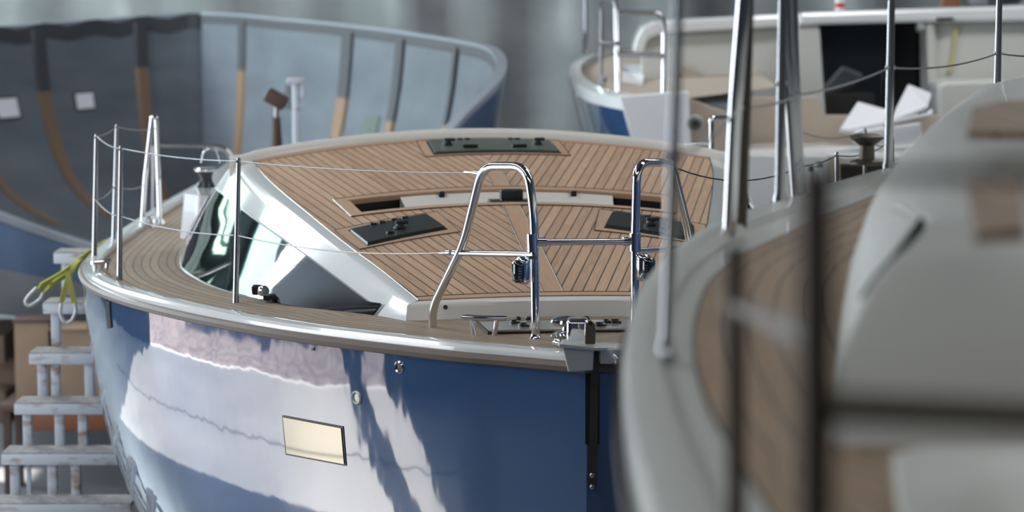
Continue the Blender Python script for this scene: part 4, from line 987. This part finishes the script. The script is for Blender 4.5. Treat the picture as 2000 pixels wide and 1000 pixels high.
# coachroof
cr = empty('coachroof', (1.6, 4.5, ZB), yb); ZR = ZB + .225
Bc = catmull([Vector((2.6, 8.2, ZB))] + [Vector((1.62, 7.7, ZB))] + Bp, 5)
Kc = []
for i, b in enumerate(Bc):
    ins = .20 + .04 * math.sin(i * .2); Kc.append(b + Vector((ins, max(0, 3.7 - b.y) * .7, ZR - ZB + .05 * min(1, max(0, (b.y - 3) / 3)))))
mb = MB(); rows = []
for f in (0, .15, .35, .6, .8, .92, 1.0): rows.append([b.lerp(k, f) + Vector((-.03 * math.sin(math.pi * f), 0, .025 * math.sin(math.pi * f))) for b, k in zip(Bc, Kc)])
rows[0] = [p - Vector((0, 0, .03)) for p in rows[0]]
for ex, dz_ in ((.08, .018), (.25, .03), (.6, .045), (1.2, .06)): rows.append([k + Vector((ex, 0, dz_)) for k in Kc])
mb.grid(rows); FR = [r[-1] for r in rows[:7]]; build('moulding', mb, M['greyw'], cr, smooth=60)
# front face at the near end
mb = MB(); XX = [0, .08, .25, .6, 1.2]; ZZ = [0, .018, .03, .045, .06]
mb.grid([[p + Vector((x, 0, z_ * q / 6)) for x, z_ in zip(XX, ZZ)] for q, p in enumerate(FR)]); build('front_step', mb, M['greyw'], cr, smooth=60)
# side window slit
def cb(i, f, l=.012):
    i0 = int(i); i1 = min(i0 + 1, len(Bc) - 1); b = Bc[i0].lerp(Bc[i1], i - i0); k = Kc[i0].lerp(Kc[i1], i - i0)
    return b.lerp(k, f) + Vector((-.03 * math.sin(math.pi * f) - l, 0, .025 * math.sin(math.pi * f) + l))
def find(px, py):
    best = None
    for a in range(0, (len(Bc) - 1) * 4):
        for f in range(0, 21):
            q = proj(cb(a / 4, f / 20)); e_ = (q[0] - px) ** 2 + (q[1] - py) ** 2
            if best is None or e_ < best[0]: best = (e_, a / 4, f / 20)
    return best[1:]
tl = [(1792, 425), (1770, 462), (1744, 510), (1722, 556), (1708, 596)]; tr_ = [(1806, 436), (1790, 474), (1768, 519), (1748, 564), (1728, 606)]
mb = MB(); mb.grid([[cb(*find(*p)) for p in tl], [cb(*find(*p)) for p in tr_]]); build('side_window', mb, M['matte'], cr, smooth=60, solid=.006)
# teak panels on the roof
def roofpanel(poly, z, name, m, th=.012, par=cr):
    mb = MB(); P_ = [atz(x, y, z) for x, y in poly]; a = [mb.bm.verts.new(p) for p in P_]; mb.face(a, [(p.y, p.x) for p in P_]); o = build(name, mb, m, par, smooth=0, solid=th); return o
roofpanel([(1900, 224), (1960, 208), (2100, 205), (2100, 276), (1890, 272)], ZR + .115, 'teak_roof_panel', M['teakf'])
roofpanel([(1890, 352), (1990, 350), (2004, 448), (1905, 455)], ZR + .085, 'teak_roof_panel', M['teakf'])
# low locker on the foredeck
lk = MB(); lk.prism([atz(1742, 880, ZB + .03), atz(1800, 868, ZB + .03), atz(2100, 868, ZB + .03), atz(2200, 1150, ZB + .03), atz(1790, 1150, ZB + .03), atz(1756, 970, ZB + .03)], (0, 0, -.05)); build('locker_lid', lk, M['greyw'], yb, smooth=0, bevel=.008)
# stanchions, hoops and lines of the near yacht
def bst(bx, by, D, h=.62, lean=0, r=.0135, m=None):
    b_ = at(bx, by, D); b_.z = ZB + .01; t_ = b_ + Vector((lean, 0, h)); stanchion(b_, t_, r0=r, par=yb, m=m or M['steel2'], low=.49); return b_, t_
s_a = bst(1735, 345, 7.1); s_b = bst(1945, 292, 8.4); s_c = bst(1302, 705, 3.62, lean=.015, r=.010); s_d = bst(1523, 408, 6.05)
h1 = empty('gate_hoop', at(1440, 460, 5.5), yb)
pipe([(1424, 462, 5.35), (1436, 200, 5.35), (1462, -120, 5.35)], .0155, 'hoop_tube', h1, M['steel']); pipe([(1447, 450, 5.5), (1456, 200, 5.5), (1464, -120, 5.5)], .0135, 'hoop_tube', h1, M['darksteel'])
h2 = empty('gate_hoop', at(1555, 400, 6.3), yb)
pipe([(1530, -120, 6.2), (1534, 60, 6.2), (1556, 405, 6.2)], .0155, 'hoop_tube', h2, M['steel2']); pipe([(1546, -120, 6.3), (1550, 100, 6.3), (1564, 398, 6.3)], .0135, 'hoop_tube', h2, M['steel2'])
ml = [s_b[0].lerp(s_b[1], .49), s_a[0].lerp(s_a[1], .49), at(1556, 186, 6.2), at(1440, 210, 5.4), s_c[0].lerp(s_c[1], .49)]
guard([at(2150, 80, 9.2)] + ml, [.03, .02, .01, .01, .02], 'lower_lifeline', r=.003, par=yb)
# near hoop by the camera
nh = empty('guard_rail', at(1592, 1500, 1.7), yb)
pipe([(1596, 1560, 1.7), (1591, 800, 1.7), (1592, 330, 1.7)], .0135, 'rail_tube', nh, M['darksteel'], .04)
pipe([(1592, 338, 1.7), (2300, 346, 1.7)], .005, 'top_wire', nh, M['darksteel'])
pipe([(1592, 793, 1.7), (2300, 824, 1.7)], .0115, 'rail_tube', nh, M['darksteel'])
pipe([(1441, 1500, 2.45), (1434, 480, 2.45)], .0105, 'rail_tube', nh, M['darksteel'])
pipe([(1425, 592, 2.55), (1592, 672, 1.72)], .009, 'rail_tube', nh, M['steel'])
# bollard and cleat on the rail
bo = empty('bollard', at(1692, 352, 7.25), yb); c = at(1692, 352, 7.25); c.z = ZB + .02
LA([(.05, 0), (.05, .008), (.024, .015), (.022, .055), (.05, .075), (.052, .082), (.03, .09), (0, .09)], c, M['darksteel'], 'body', bo)
cleat(atz(1592, 382, ZB + .02), math.radians(75), .16, .075, yb)
mb = MB(); mb.box(atz(1705, 480, ZB + .012), (.055, .09, .022), None, .006); build('deck_block', mb, M['black'], yb)
